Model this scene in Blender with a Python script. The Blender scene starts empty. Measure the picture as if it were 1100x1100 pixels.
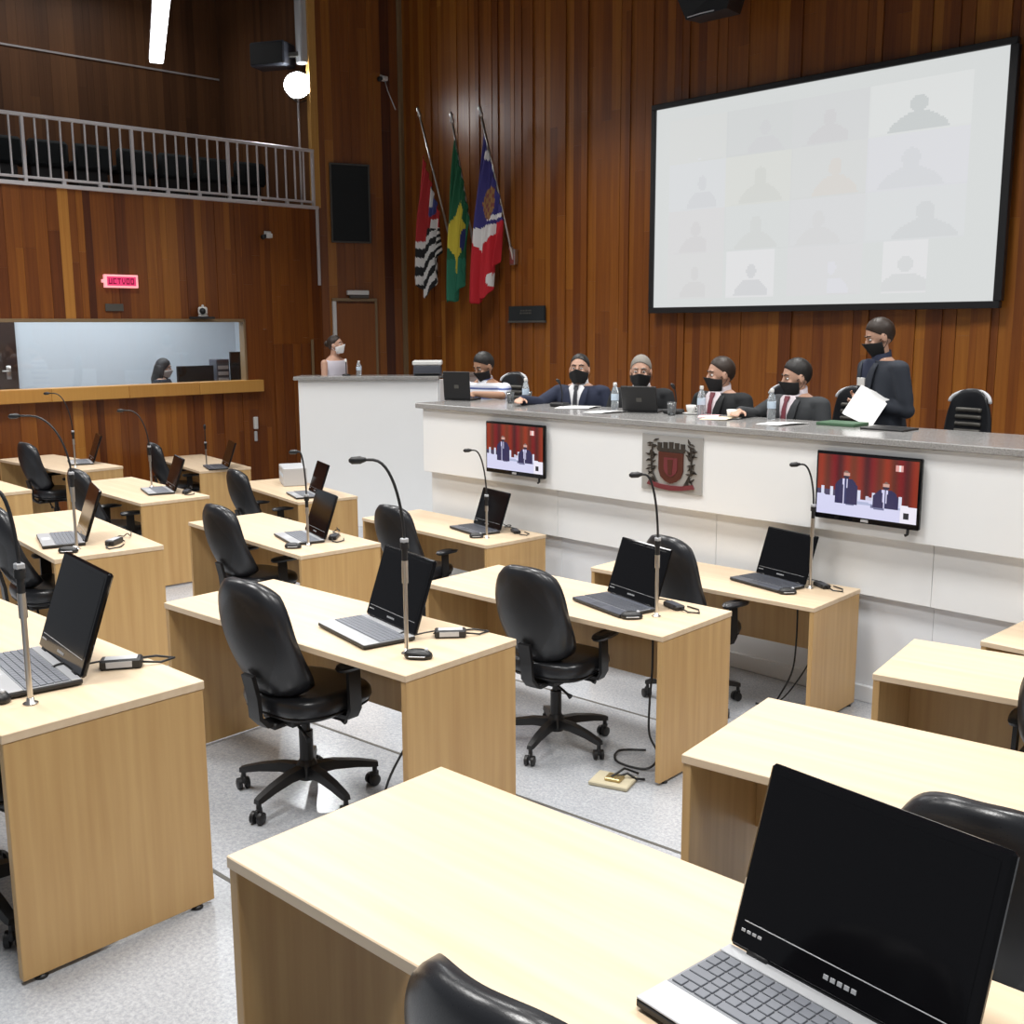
import bpy, math, random
from mathutils import Vector, Matrix
R = math.radians
rnd = random.Random(7)
SC = bpy.context.scene
COL = SC.collection

# ------------------------------------------------------------------ materials
def new_mat(name):
    m = bpy.data.materials.new(name); m.use_nodes = True
    nt = m.node_tree
    return m, nt, nt.nodes['Principled BSDF']

def plain(name, col, rough=.5, metal=0., spec=.5, coat=0., bump=0., bscale=200., trans=0., alpha=1.):
    m, nt, b = new_mat(name)
    b.inputs['Base Color'].default_value = (*col, 1)
    b.inputs['Roughness'].default_value = rough
    b.inputs['Metallic'].default_value = metal
    b.inputs['Specular IOR Level'].default_value = spec
    b.inputs['Coat Weight'].default_value = coat
    b.inputs['Transmission Weight'].default_value = trans
    tc = nt.nodes.new('ShaderNodeTexCoord'); n = nt.nodes.new('ShaderNodeTexNoise')
    n.inputs['Scale'].default_value = bscale; n.inputs['Detail'].default_value = 3
    nt.links.new(tc.outputs['Object'], n.inputs['Vector'])
    if bump:
        bp = nt.nodes.new('ShaderNodeBump'); bp.inputs['Strength'].default_value = bump
        bp.inputs['Distance'].default_value = .002
        nt.links.new(n.outputs['Fac'], bp.inputs['Height']); nt.links.new(bp.outputs['Normal'], b.inputs['Normal'])
    if metal > .5: return m
    mr = nt.nodes.new('ShaderNodeMapRange')
    mr.inputs['To Min'].default_value = max(.02, rough-.04); mr.inputs['To Max'].default_value = min(1, rough+.04)
    nt.links.new(n.outputs['Fac'], mr.inputs['Value']); nt.links.new(mr.outputs['Result'], b.inputs['Roughness'])
    return m

def emit(name, col, strength):
    m, nt, b = new_mat(name)
    b.inputs['Base Color'].default_value = (*col, 1)
    b.inputs['Emission Color'].default_value = (*col, 1)
    b.inputs['Emission Strength'].default_value = strength
    return m

def maple(name, grain, c1, c2):
    m, nt, b = new_mat(name)
    tc = nt.nodes.new('ShaderNodeTexCoord'); mp = nt.nodes.new('ShaderNodeMapping')
    oi = nt.nodes.new('ShaderNodeObjectInfo'); vm = nt.nodes.new('ShaderNodeVectorMath'); vm.operation = 'ADD'
    cx = nt.nodes.new('ShaderNodeCombineXYZ')
    ml = nt.nodes.new('ShaderNodeMath'); ml.operation = 'MULTIPLY'; ml.inputs[1].default_value = 31
    nt.links.new(oi.outputs['Random'], ml.inputs[0])
    for k in range(3): nt.links.new(ml.outputs[0], cx.inputs[k])
    nt.links.new(tc.outputs['Object'], vm.inputs[0]); nt.links.new(cx.outputs[0], vm.inputs[1])
    nt.links.new(vm.outputs[0], mp.inputs['Vector'])
    mp.inputs['Scale'].default_value = {'x': (1.2, 26, 26), 'z': (26, 26, 1.2)}[grain]
    n = nt.nodes.new('ShaderNodeTexNoise'); n.inputs['Scale'].default_value = 1.; n.inputs['Detail'].default_value = 5
    nt.links.new(mp.outputs[0], n.inputs['Vector'])
    r = nt.nodes.new('ShaderNodeValToRGB')
    r.color_ramp.elements[0].position = .3; r.color_ramp.elements[1].position = .7
    r.color_ramp.elements[0].color = (*c1, 1); r.color_ramp.elements[1].color = (*c2, 1)
    nt.links.new(n.outputs['Fac'], r.inputs[0]); nt.links.new(r.outputs[0], b.inputs['Base Color'])
    b.inputs['Roughness'].default_value = .38
    return m

def plank_mat(name, cols, rough=.36):
    """boards: every board carries a random tone in the face attribute 'tone'; grain from stretched noise"""
    m, nt, b = new_mat(name)
    at = nt.nodes.new('ShaderNodeAttribute'); at.attribute_name = 'tone'
    r = nt.nodes.new('ShaderNodeValToRGB'); r.color_ramp.interpolation = 'LINEAR'
    els = r.color_ramp.elements
    while len(els) < len(cols): els.new(.5)
    for i, c in enumerate(cols):
        els[i].position = i/(len(cols)-1); els[i].color = (*c, 1)
    tc = nt.nodes.new('ShaderNodeTexCoord'); mp = nt.nodes.new('ShaderNodeMapping')
    mp.inputs['Scale'].default_value = (30, 30, .9)
    n = nt.nodes.new('ShaderNodeTexNoise'); n.inputs['Scale'].default_value = 1; n.inputs['Detail'].default_value = 6
    n.inputs['Roughness'].default_value = .65
    nt.links.new(tc.outputs['Object'], mp.inputs['Vector']); nt.links.new(mp.outputs[0], n.inputs['Vector'])
    a = nt.nodes.new('ShaderNodeMath'); a.operation = 'MULTIPLY_ADD'; a.inputs[1].default_value = .55; 
    sb = nt.nodes.new('ShaderNodeMath'); sb.operation = 'SUBTRACT'; sb.inputs[1].default_value = .5
    nt.links.new(n.outputs['Fac'], sb.inputs[0]); nt.links.new(sb.outputs[0], a.inputs[0]); nt.links.new(at.outputs['Fac'], a.inputs[2])
    nt.links.new(a.outputs[0], r.inputs[0]); nt.links.new(r.outputs[0], b.inputs['Base Color'])
    bp = nt.nodes.new('ShaderNodeBump'); bp.inputs['Strength'].default_value = .15; bp.inputs['Distance'].default_value = .003
    nt.links.new(n.outputs['Fac'], bp.inputs['Height']); nt.links.new(bp.outputs[0], b.inputs['Normal'])
    b.inputs['Roughness'].default_value = rough
    return m

def granite(name, ramp, scale, rough):
    m, nt, b = new_mat(name)
    tc = nt.nodes.new('ShaderNodeTexCoord')
    n = nt.nodes.new('ShaderNodeTexNoise'); n.inputs['Scale'].default_value = scale; n.inputs['Detail'].default_value = 6; n.inputs['Roughness'].default_value = .8
    n2 = nt.nodes.new('ShaderNodeTexNoise'); n2.inputs['Scale'].default_value = 2.2; n2.inputs['Detail'].default_value = 2
    nt.links.new(tc.outputs['Object'], n.inputs['Vector']); nt.links.new(tc.outputs['Object'], n2.inputs['Vector'])
    ad = nt.nodes.new('ShaderNodeMath'); ad.operation = 'MULTIPLY_ADD'; ad.inputs[1].default_value = .12
    nt.links.new(n2.outputs['Fac'], ad.inputs[0]); nt.links.new(n.outputs['Fac'], ad.inputs[2])
    r = nt.nodes.new('ShaderNodeValToRGB'); els = r.color_ramp.elements
    while len(els) < len(ramp): els.new(.5)
    for i, (p, c) in enumerate(ramp): els[i].position = p; els[i].color = (*c, 1)
    nt.links.new(ad.outputs[0], r.inputs[0]); nt.links.new(r.outputs[0], b.inputs['Base Color'])
    b.inputs['Roughness'].default_value = rough
    return m

def attr_mat(name, attr='pic', emission=0., rough=.6, coat=0.):
    m, nt, b = new_mat(name)
    at = nt.nodes.new('ShaderNodeAttribute'); at.attribute_name = attr
    if emission:
        b.inputs['Base Color'].default_value = (.01, .01, .01, 1)
        nt.links.new(at.outputs['Color'], b.inputs['Emission Color']); b.inputs['Emission Strength'].default_value = emission
    else:
        nt.links.new(at.outputs['Color'], b.inputs['Base Color'])
    b.inputs['Roughness'].default_value = rough
    return m

M = {}
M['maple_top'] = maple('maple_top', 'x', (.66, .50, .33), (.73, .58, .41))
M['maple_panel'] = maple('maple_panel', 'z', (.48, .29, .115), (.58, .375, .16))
M['edge'] = maple('maple_edge', 'x', (.50, .36, .20), (.56, .41, .24))
WOOD = [(.075, .019, .006), (.155, .043, .009), (.25, .079, .013), (.36, .135, .021), (.48, .21, .042)]
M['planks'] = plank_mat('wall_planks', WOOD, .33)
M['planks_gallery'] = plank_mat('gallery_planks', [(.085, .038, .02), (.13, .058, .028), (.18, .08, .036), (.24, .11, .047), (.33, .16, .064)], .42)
M['door_wood'] = plank_mat('door_wood', WOOD[:4], .3)
M['floor'] = granite('grey_granite_floor', [(.34, (.22, .235, .26)), (.48, (.335, .35, .375)), (.60, (.41, .425, .45)), (.72, (.50, .515, .54))], 75, .2)
M['riser'] = granite('granite_riser', [(.38, (.20, .20, .22)), (.7, (.55, .55, .57))], 70, .4)
M['counter'] = granite('dark_granite_counter', [(.36, (.10, .10, .10)), (.5, (.24, .235, .23)), (.68, (.42, .41, .40))], 120, .16)
M['white'] = plain('white_laminate', (.85, .865, .87), .38, bump=.03, bscale=15)
M['white_low'] = plain('white_laminate_plinth', (.76, .79, .83), .34)
M['leather'] = plain('black_leather', (.017, .018, .021), .29, bump=.10, bscale=260)
M['plastic'] = plain('black_plastic', (.013, .013, .014), .42, bump=.1, bscale=400)
M['gloss'] = plain('glossy_black', (.004, .004, .005), .07, spec=.32)
M['screen_off'] = plain('dark_laptop_screen', (.004, .004, .005), .10, spec=.30)
M['silver'] = plain('silver_plastic', (.50, .51, .53), .34, metal=.35)
M['darksilver'] = plain('blue_grey_plastic', (.085, .092, .115), .38, metal=.2)
M['key'] = plain('grey_key', (.17, .18, .205), .45)
M['keydark'] = plain('dark_key', (.055, .06, .075), .5)
M['keygap'] = plain('key_gap', (.26, .27, .29), .5)
M['chrome'] = plain('brushed_steel', (.60, .58, .55), .28, metal=1.)
M['steel'] = plain('steel_plate', (.50, .50, .49), .30, metal=.45, bump=.05, bscale=90)
M['whitemetal'] = plain('pale_painted_metal', (.66, .63, .64), .35, metal=.1)
M['darkgrey'] = plain('dark_grey_cloth', (.014, .018, .020), .85, bump=.4, bscale=700)
M['greyframe'] = plain('grey_frame', (.085, .08, .07), .5)
M['lightgrey'] = plain('light_grey_plastic', (.52, .53, .55), .45)
M['offwhite'] = plain('off_white_plastic', (.74, .74, .72), .45)
M['paper'] = plain('white_paper', (.86, .86, .85), .75)
M['paper_pink'] = plain('pink_paper', (.80, .50, .52), .75)
M['paper_cream'] = plain('cream_paper', (.80, .68, .50), .75)
M['green'] = plain('green_folder', (.06, .13, .07), .6)
M['yellow_wood'] = plank_mat('honey_wood', [(.42, .19, .04), (.50, .24, .055), (.56, .29, .07), (.60, .32, .08), (.66, .37, .11)], .4)
M['brown_dark'] = plain('dark_brown_door', (.030, .014, .009), .35)
M['booth_wall'] = plain('pale_blue_grey_paint', (.62, .68, .73), .6, bump=.03, bscale=10)
M['ceil'] = plain('dark_ceiling', (.06, .045, .04), .8)
M['glass'] = plain('clear_plastic', (.92, .95, .97), .08, trans=.92)
M['pane'] = None
M['label_blue'] = plain('pale_blue_label', (.55, .66, .78), .5)
M['water'] = plain('bottle_body', (.80, .85, .88), .15, trans=.75)
M['tube'] = emit('white_tube_light', (.93, .97, 1.), 9.)
M['flood'] = emit('floodlight_lens', (.95, .98, 1.), 60.)
M['led_border'] = emit('pink_sign_border', (.95, .40, .42), .75)
M['led_bg'] = emit('magenta_sign_ground', (.60, .035, .13), .9)
M['led_text'] = emit('dark_magenta_lettering', (.22, .002, .03), .6)
M['pic'] = attr_mat('television_picture', emission=1.0, rough=.2)
M['proj'] = attr_mat('projected_picture', emission=.82, rough=.7)
M['flagcloth'] = attr_mat('flag_cloth', rough=.8)
M['emblem_dark'] = plain('emblem_dark_enamel', (.035, .028, .022), .45)
M['emblem_red'] = plain('emblem_red_enamel', (.085, .022, .013), .4)
M['emblem_ribbon'] = plain('emblem_ribbon_enamel', (.16, .03, .035), .45)
M['skin'] = plain('skin', (.56, .33, .235), .5, bump=.05, bscale=120)
M['skin_tan'] = plain('tan_skin', (.42, .235, .15), .5, bump=.05, bscale=120)
M['hair_black'] = plain('black_hair', (.012, .010, .009), .5, bump=.6, bscale=160)
M['hair_grey'] = plain('grey_hair', (.26, .24, .21), .6, bump=.6, bscale=160)
M['hair_brown'] = plain('brown_hair', (.028, .016, .010), .5, bump=.6, bscale=160)
M['mask'] = plain('black_mask_cloth', (.010, .010, .011), .85)
M['mask_white'] = plain('white_mask_cloth', (.80, .80, .80), .8)
M['navy'] = plain('navy_suit_cloth', (.018, .024, .052), .85, bump=.15, bscale=900)
M['black_suit'] = plain('black_suit_cloth', (.011, .012, .014), .85, bump=.15, bscale=900)
M['charcoal'] = plain('charcoal_suit_cloth', (.035, .038, .042), .85, bump=.15, bscale=900)
M['slate'] = plain('slate_suit_cloth', (.026, .031, .043), .85, bump=.15, bscale=900)
M['shirt'] = plain('white_shirt_cloth', (.82, .82, .84), .8)
M['shirt_pink'] = plain('pinkish_shirt_cloth', (.74, .66, .70), .8)
M['tie_dark'] = plain('dark_tie', (.02, .022, .03), .6)
M['tie_red'] = plain('dark_red_tie', (.17, .03, .045), .6)
M['lilac'] = plain('pale_lilac_cloth', (.60, .57, .64), .8)
M['dark_cloth'] = plain('dark_blue_cloth', (.02, .025, .035), .85)
M['trousers'] = plain('dark_trouser_cloth', (.015, .016, .02), .85)
M['shoe'] = plain('black_shoe_leather', (.01, .01, .01), .3)
M['eye'] = plain('eye_white', (.7, .68, .66), .2)
M['iris'] = plain('dark_iris', (.012, .008, .006), .15)
M['scrap'] = plain('beige_cardboard', (.50, .45, .32), .8)
M['gold'] = plain('brass', (.50, .38, .18), .35, metal=.8)
M['red_plastic'] = plain('red_plastic', (.45, .03, .03), .4)
M['ochre'] = plain('tan_wood_strip', (.25, .17, .09), .45)

def pane_mat():
    m = bpy.data.materials.new('window_pane_glass'); m.use_nodes = True
    nt = m.node_tree; nt.nodes.clear()
    o = nt.nodes.new('ShaderNodeOutputMaterial'); t = nt.nodes.new('ShaderNodeBsdfTransparent'); g = nt.nodes.new('ShaderNodeBsdfGlossy')
    g.inputs['Roughness'].default_value = .02; mx = nt.nodes.new('ShaderNodeMixShader'); mx.inputs[0].default_value = .05
    nt.links.new(t.outputs[0], mx.inputs[1]); nt.links.new(g.outputs[0], mx.inputs[2]); nt.links.new(mx.outputs[0], o.inputs[0])
    return m
M['pane'] = pane_mat()

# shirt with stripes: bands by height
def striped():
    m, nt, b = new_mat('blue_white_striped_cloth')
    tc = nt.nodes.new('ShaderNodeTexCoord'); sp = nt.nodes.new('ShaderNodeSeparateXYZ'); nt.links.new(tc.outputs['Object'], sp.inputs[0])
    w = nt.nodes.new('ShaderNodeMath'); w.operation = 'MULTIPLY'; w.inputs[1].default_value = 1/.085; nt.links.new(sp.outputs['Z'], w.inputs[0])
    fr = nt.nodes.new('ShaderNodeMath'); fr.operation = 'FRACT'; nt.links.new(w.outputs[0], fr.inputs[0])
    r = nt.nodes.new('ShaderNodeValToRGB'); r.color_ramp.interpolation = 'CONSTANT'
    e = r.color_ramp.elements; e[0].position = 0; e[0].color = (.72, .74, .80, 1); e[1].position = .34; e[1].color = (.075, .11, .28, 1)
    x = e.new(.55); x.color = (.50, .54, .66, 1); x = e.new(.75); x.color = (.75, .76, .80, 1)
    nt.links.new(fr.outputs[0], r.inputs[0]); nt.links.new(r.outputs[0], b.inputs['Base Color']); b.inputs['Roughness'].default_value = .85
    return m
M['striped'] = striped()

# ------------------------------------------------------------------ mesh builder
class MB:
    def __init__(self): self.v = []; self.f = []; self.mi = []; self.att = []
    def add(self, vs, fs, mi=0, att=0.):
        o = len(self.v); self.v += [tuple(p) for p in vs]
        for f in fs: self.f.append([i+o for i in f]); self.mi.append(mi); self.att.append(att)
        return self
    def box(self, x0, y0, z0, x1, y1, z1, mi=0, att=0., mx=None):
        vs = [(x0, y0, z0), (x1, y0, z0), (x1, y1, z0), (x0, y1, z0), (x0, y0, z1), (x1, y0, z1), (x1, y1, z1), (x0, y1, z1)]
        if mx is not None: vs = [mx @ Vector(p) for p in vs]
        return self.add(vs, [(0, 3, 2, 1), (4, 5, 6, 7), (0, 1, 5, 4), (1, 2, 6, 5), (2, 3, 7, 6), (3, 0, 4, 7)], mi, att)
    def cbox(self, x0, y0, z0, x1, y1, z1, b=.003, mi=0, mx=None, att=0.):
        lo = (x0, y0, z0); hi = (x1, y1, z1); vs = []; idx = {}
        for sx in (0, 1):
            for sy in (0, 1):
                for sz in (0, 1):
                    s = (sx, sy, sz)
                    for a in range(3):
                        p = [0, 0, 0]
                        for k in range(3):
                            base = hi[k] if s[k] else lo[k]
                            p[k] = base if k == a else base + (-b if s[k] else b)
                        idx[(s, a)] = len(vs); vs.append(tuple(p))
        fs = []
        for a in range(3):
            u, w = [(1, 2), (0, 2), (0, 1)][a]
            for s in (0, 1):
                ring = []
                for (p, q) in ((0, 0), (1, 0), (1, 1), (0, 1)):
                    c = [0, 0, 0]; c[a] = s; c[u] = p; c[w] = q; ring.append(idx[(tuple(c), a)])
                fs.append(ring)
        for a in range(3):      # edges along axis a
            u, w = [(1, 2), (0, 2), (0, 1)][a]
            for p in (0, 1):
                for q in (0, 1):
                    c0 = [0, 0, 0]; c0[u] = p; c0[w] = q; c1 = list(c0); c1[a] = 1
                    fs.append([idx[(tuple(c0), u)], idx[(tuple(c1), u)], idx[(tuple(c1), w)], idx[(tuple(c0), w)]])
        for sx in (0, 1):
            for sy in (0, 1):
                for sz in (0, 1): fs.append([idx[((sx, sy, sz), a)] for a in range(3)])
        # orient outward
        c = Vector([(lo[k]+hi[k])/2 for k in range(3)]); out = []
        for f in fs:
            pts = [Vector(vs[i]) for i in f]; n = (pts[1]-pts[0]).cross(pts[2]-pts[0]); m = sum(pts, Vector())/len(pts)
            out.append(f if n.dot(m-c) > 0 else f[::-1])
        if mx is not None: vs = [mx @ Vector(p) for p in vs]
        return self.add(vs, out, mi, att)
    def tube(self, pts, rad, seg=10, mi=0, cap=True):
        pts = [Vector(p) for p in pts]; n = len(pts)
        rr = rad if isinstance(rad, (list, tuple)) else [rad]*n
        vs = []; fs = []; prev = None
        for i, p in enumerate(pts):
            t = (pts[min(i+1, n-1)]-pts[max(i-1, 0)])
            t = t.normalized() if t.length > 1e-9 else Vector((0, 0, 1))
            if prev is None:
                a = Vector((1, 0, 0)) if abs(t.x) < .8 else Vector((0, 1, 0)); u = (a-t*a.dot(t)).normalized()
            else:
                u = (prev-t*prev.dot(t)).normalized()
            prev = u; w = t.cross(u)
            for k in range(seg):
                an = 2*math.pi*k/seg; vs.append(p+(u*math.cos(an)+w*math.sin(an))*rr[i])
        for i in range(n-1):
            for k in range(seg):
                fs.append((i*seg+k, i*seg+(k+1) % seg, (i+1)*seg+(k+1) % seg, (i+1)*seg+k))
        if cap: fs.append(tuple(range(seg))[::-1]); fs.append(tuple((n-1)*seg+k for k in range(seg)))
        return self.add(vs, fs, mi)
    def lathe(self, prof, seg=24, at=(0, 0, 0), mi=0, mx=None):
        vs = []; fs = []; n = len(prof)
        for (r, z) in prof:
            for k in range(seg):
                a = 2*math.pi*k/seg; p = Vector((at[0]+r*math.cos(a), at[1]+r*math.sin(a), at[2]+z))
                vs.append(mx @ p if mx is not None else p)
        for i in range(n-1):
            for k in range(seg): fs.append((i*seg+k, i*seg+(k+1) % seg, (i+1)*seg+(k+1) % seg, (i+1)*seg+k))
        fs.append(tuple(range(seg))[::-1]); fs.append(tuple((n-1)*seg+k for k in range(seg)))
        return self.add(vs, fs, mi)
    def ball(self, c, r, mi=0, nu=16, nv=10, mx=None):
        rx, ry, rz = r if isinstance(r, (tuple, list)) else (r, r, r)
        vs = [Vector((c[0], c[1], c[2]-rz))]; fs = []
        for j in range(1, nv):
            ph = math.pi*j/nv
            for i in range(nu):
                th = 2*math.pi*i/nu
                vs.append(Vector((c[0]+rx*math.sin(ph)*math.cos(th), c[1]+ry*math.sin(ph)*math.sin(th), c[2]-rz*math.cos(ph))))
        vs.append(Vector((c[0], c[1], c[2]+rz))); L = len(vs)-1
        for i in range(nu):
            fs.append((0, 1+(i+1) % nu, 1+i)); b = 1+(nv-2)*nu; fs.append((b+i, b+(i+1) % nu, L))
        for j in range(nv-2):
            for i in range(nu): fs.append((1+j*nu+i, 1+j*nu+(i+1) % nu, 1+(j+1)*nu+(i+1) % nu, 1+(j+1)*nu+i))
        if mx is not None: vs = [mx @ p for p in vs]
        return self.add(vs, fs, mi)
    def loft(self, rings, mi=0):
        """rings: list of equally long vertex loops, capped"""
        vs = [p for r in rings for p in r]; n = len(rings[0]); fs = []
        for i in range(len(rings)-1):
            for k in range(n): fs.append((i*n+k, i*n+(k+1) % n, (i+1)*n+(k+1) % n, (i+1)*n+k))
        fs.append(tuple(range(n))[::-1]); fs.append(tuple((len(rings)-1)*n+k for k in range(n)))
        return self.add(vs, fs, mi)
    def prism(self, poly, z0, z1, mi=0):
        n = len(poly); a = sum(poly[i][0]*poly[(i+1) % n][1]-poly[(i+1) % n][0]*poly[i][1] for i in range(n))
        if a < 0: poly = poly[::-1]
        vs = [(x, y, z0) for x, y in poly]+[(x, y, z1) for x, y in poly]
        fs = [tuple(range(n))[::-1], tuple(range(n, 2*n))]+[(i, (i+1) % n, n+(i+1) % n, n+i) for i in range(n)]
        return self.add(vs, fs, mi)
    def build(self, name, mats, parent=None, smooth=False, autosmooth=None, loc=None, rz=None, tone=False):
        me = bpy.data.meshes.new(name); me.from_pydata([tuple(p) for p in self.v], [], self.f)
        if not isinstance(mats, (list, tuple)): mats = [mats]
        for m in mats: me.materials.append(m)
        me.polygons.foreach_set('material_index', self.mi)
        if tone:
            a = me.attributes.new('tone', 'FLOAT', 'FACE'); a.data.foreach_set('value', self.att)
        if smooth or autosmooth: me.polygons.foreach_set('use_smooth', [True]*len(me.polygons))
        me.update()
        if autosmooth: me.set_sharp_from_angle(angle=R(autosmooth))
        o = bpy.data.objects.new(name, me); COL.objects.link(o)
        if parent is not None: o.parent = parent
        if loc is not None: o.location = loc
        if rz is not None: o.rotation_euler = (0, 0, rz)
        return o

def tag(o, label=None, cat=None, group=None, kind=None):
    if label: o['label'] = label
    if cat: o['category'] = cat
    if group: o['group'] = group
    if kind: o['kind'] = kind
    return o
def empty(name, loc=(0, 0, 0), rz=0., label=None, cat=None, group=None):
    o = bpy.data.objects.new(name, None); COL.objects.link(o); o.empty_display_size = .1
    o.location = loc; o.rotation_euler = (0, 0, rz)
    return tag(o, label, cat, group)
def copy_tree(o, parent=None):
    c = o.copy(); COL.objects.link(c)
    if parent is not None: c.parent = parent
    for ch in list(o.children): copy_tree(ch, c)
    return c
def struct(o): o['kind'] = 'structure'; return o

def picture(name, O, ux, uz, w, h, nx, ny, fn, mat, parent=None):
    """flat picture of nx x ny cells; fn(u,v)->rgb"""
    O = Vector(O); ux = Vector(ux); uz = Vector(uz); vs = []; fs = []; cols = []
    for j in range(ny+1):
        for i in range(nx+1): vs.append(O+ux*(w*i/nx)+uz*(h*j/ny))
    for j in range(ny):
        for i in range(nx):
            a = j*(nx+1)+i; fs.append((a, a+1, a+nx+2, a+nx+1)); cols += [(*fn((i+.5)/nx, (j+.5)/ny), 1.)]*4
    me = bpy.data.meshes.new(name); me.from_pydata([tuple(v) for v in vs], [], fs); me.materials.append(mat)
    at = me.color_attributes.new('pic', 'FLOAT_COLOR', 'CORNER')
    at.data.foreach_set('color', [x for c in cols for x in c])
    o = bpy.data.objects.new(name, me); COL.objects.link(o)
    if parent is not None: o.parent = parent
    return o
# ------------------------------------------------------------------ room shell
Z1, Z2, Z3, Z4 = -.536, -.3573, -.1786, 0.      # floor levels of the four tiers, lowest by the dais
ROWZ = {1: Z1, 2: Z2, 3: Z3, 4: Z4}
ZP = .15                                         # platform behind the dais
XL = -13.3; YB = 10.1; ZC = 7.2

def plank_wall(name, A, B, z0, z1, mat, holes=(), wmin=.065, wmax=.15, relief=.014, seed=1, board=2.2, flip=1):
    rg = random.Random(seed); mb = MB()
    A = Vector((*A, 0)); B = Vector((*B, 0)); L = (B-A).length; d = (B-A)/L; n = Vector((d.y, -d.x, 0))*flip
    cuts = [0.]
    while cuts[-1] < L: cuts.append(cuts[-1]+rg.uniform(wmin, wmax))
    cuts[-1] = L
    for h in holes: cuts += [h[0], h[1]]
    cuts = sorted(c for c in cuts if 0 <= c <= L)
    for a, b in zip(cuts, cuts[1:]):
        if b-a < .012: b = max(b, a+.001)
        t = rg.uniform(0, relief); base = min(1, max(0, rg.gauss(.46, .14)))
        ivs = [(z0, z1)]
        for (h0, h1, hz0, hz1) in holes:
            if a >= h0-1e-6 and b <= h1+1e-6:
                nv = []
                for (p, q) in ivs:
                    if hz0 > p: nv.append((p, min(q, hz0)))
                    if hz1 < q: nv.append((max(p, hz1), q))
                ivs = nv
        for (p, q) in ivs:
            z = p; first = True
            while z < q-1e-6:
                e = z+board*rg.uniform(.6, 1.4)
                if first: e = z+board*rg.uniform(.25, 1.2); first = False
                if q-e < .5: e = q
                tone = min(1, max(0, base+rg.gauss(0, .06)))
                m = Matrix(((d.x, n.x, 0, A.x), (d.y, n.y, 0, A.y), (0, 0, 1, 0), (0, 0, 0, 1)))
                mb.box(a, -.06, z, b-.0015, t, e-.001, 0, tone, m); z = e
    return struct(mb.build(name, mat, tone=True))

# floor: the lowest level and three raised tiers following the desk rows
E2 = [(-13.3, 4.66), (-12.7, 4.80), (-11.0, 4.84), (-10.2, 4.62), (-8.5, 4.58), (-7.4, 4.47), (-5.8, 4.39), (-4.75, 4.48), (-3.1, 4.62), (-2.25, 4.80), (-.5, 5.10), (1.2, 5.4)]
E3 = [(-13.3, 3.2), (-10.4, 3.18), (-8.7, 3.15), (-7.55, 3.05), (-5.9, 2.9), (-4.7, 2.88), (-3.1, 3.06), (-1.97, 3.19), (-.3, 3.46), (1.2, 3.72)]
E4 = [(-13.3, 1.62), (-4.65, 1.52), (-3., 1.63), (-1.97, 1.73), (-.3, 1.86), (1.2, 1.98)]
struct(MB().box(-13.6, -3.2, Z1-.2, 1.4, 10.4, Z1).build('floor', M['floor']))
for poly, za, zb in ((E2, Z1, Z2), (E3, Z2, Z3), (E4, Z3, Z4)):
    pl = poly+[(1.2, -3.), (-13.3, -3.)]
    mb = MB().prism(pl, za, zb)
    o = mb.build('floor_tier', [M['floor'], M['riser']])
    for f in o.data.polygons:
        if abs(f.normal.z) < .5: f.material_index = 1
    struct(o)
    # narrow nosing along the edge of the tier
    nb = MB()
    for (p, q) in zip(poly, poly[1:]):
        dv = Vector((q[0]-p[0], q[1]-p[1], 0)); l = dv.length; an = math.atan2(dv.y, dv.x)
        nb.box(0, -.012, zb-.02, l, .004, zb+.0015, mx=Matrix.Translation((p[0], p[1], 0)) @ Matrix.Rotation(an, 4, 'Z'))
    struct(nb.build('trim_step_edge', M['greyframe']))

# left wall (below the gallery) with the long control-room window
WY0, WY1, WZ0, WZ1 = 3.2, 7.62, 1.12, 1.935
plank_wall('wall_left', (XL, 1.0), (XL, 8.89), Z1, 3.5, M['planks'], holes=[(WY0-1., WY1-1., WZ0, WZ1)], seed=11, board=1.9)
plank_wall('wall_corner', (XL, 8.89), (-12.87, YB), Z1, ZC, M['planks'], seed=5, board=2.6, wmin=.08, wmax=.14)
plank_wall('wall_back', (-12.87, YB), (1.2, YB), Z1, ZC, M['planks'], seed=3, board=3.0, relief=.028)
struct(MB().box(-12.93, YB-.07, Z1, -12.83, YB+.0, ZC, att=.8).build('trim_corner', M['ochre']))
# gallery above the left wall
struct(MB().box(-16.2, 1.0, 3.38, XL+.0, 8.95, 3.5).build('floor_gallery', M['ceil']))
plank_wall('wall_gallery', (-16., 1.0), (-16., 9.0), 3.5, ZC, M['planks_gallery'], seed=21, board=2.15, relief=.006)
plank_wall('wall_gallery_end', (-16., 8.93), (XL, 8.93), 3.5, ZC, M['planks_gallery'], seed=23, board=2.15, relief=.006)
struct(MB().box(-15.995, 1.0, 5.635, -15.975, 8.92, 5.66).build('trim_gallery', M['whitemetal']))
struct(MB().box(-13.36, 8.80, 3.5, XL+.02, 8.92, ZC, att=.9).build('trim_gallery_lit_strip', M['yellow_wood'], tone=True))  # end strip in honey colour: the floodlight's orange light painted into the wood
struct(MB().box(-16.4, -3.2, ZC, 1.4, 10.4, ZC+.1).build('ceiling', M['ceil']))
# white edge strip of the gallery floor and the strip that turns down at its end
mb = MB().cbox(XL+.005, 1.0, 3.47, XL+.06, 8.86, 3.515, .004).cbox(XL+.02, 8.82, 2.42, XL+.05, 8.86, 3.48, .004)
struct(mb.build('trim_gallery_edge', M['whitemetal']))

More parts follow.
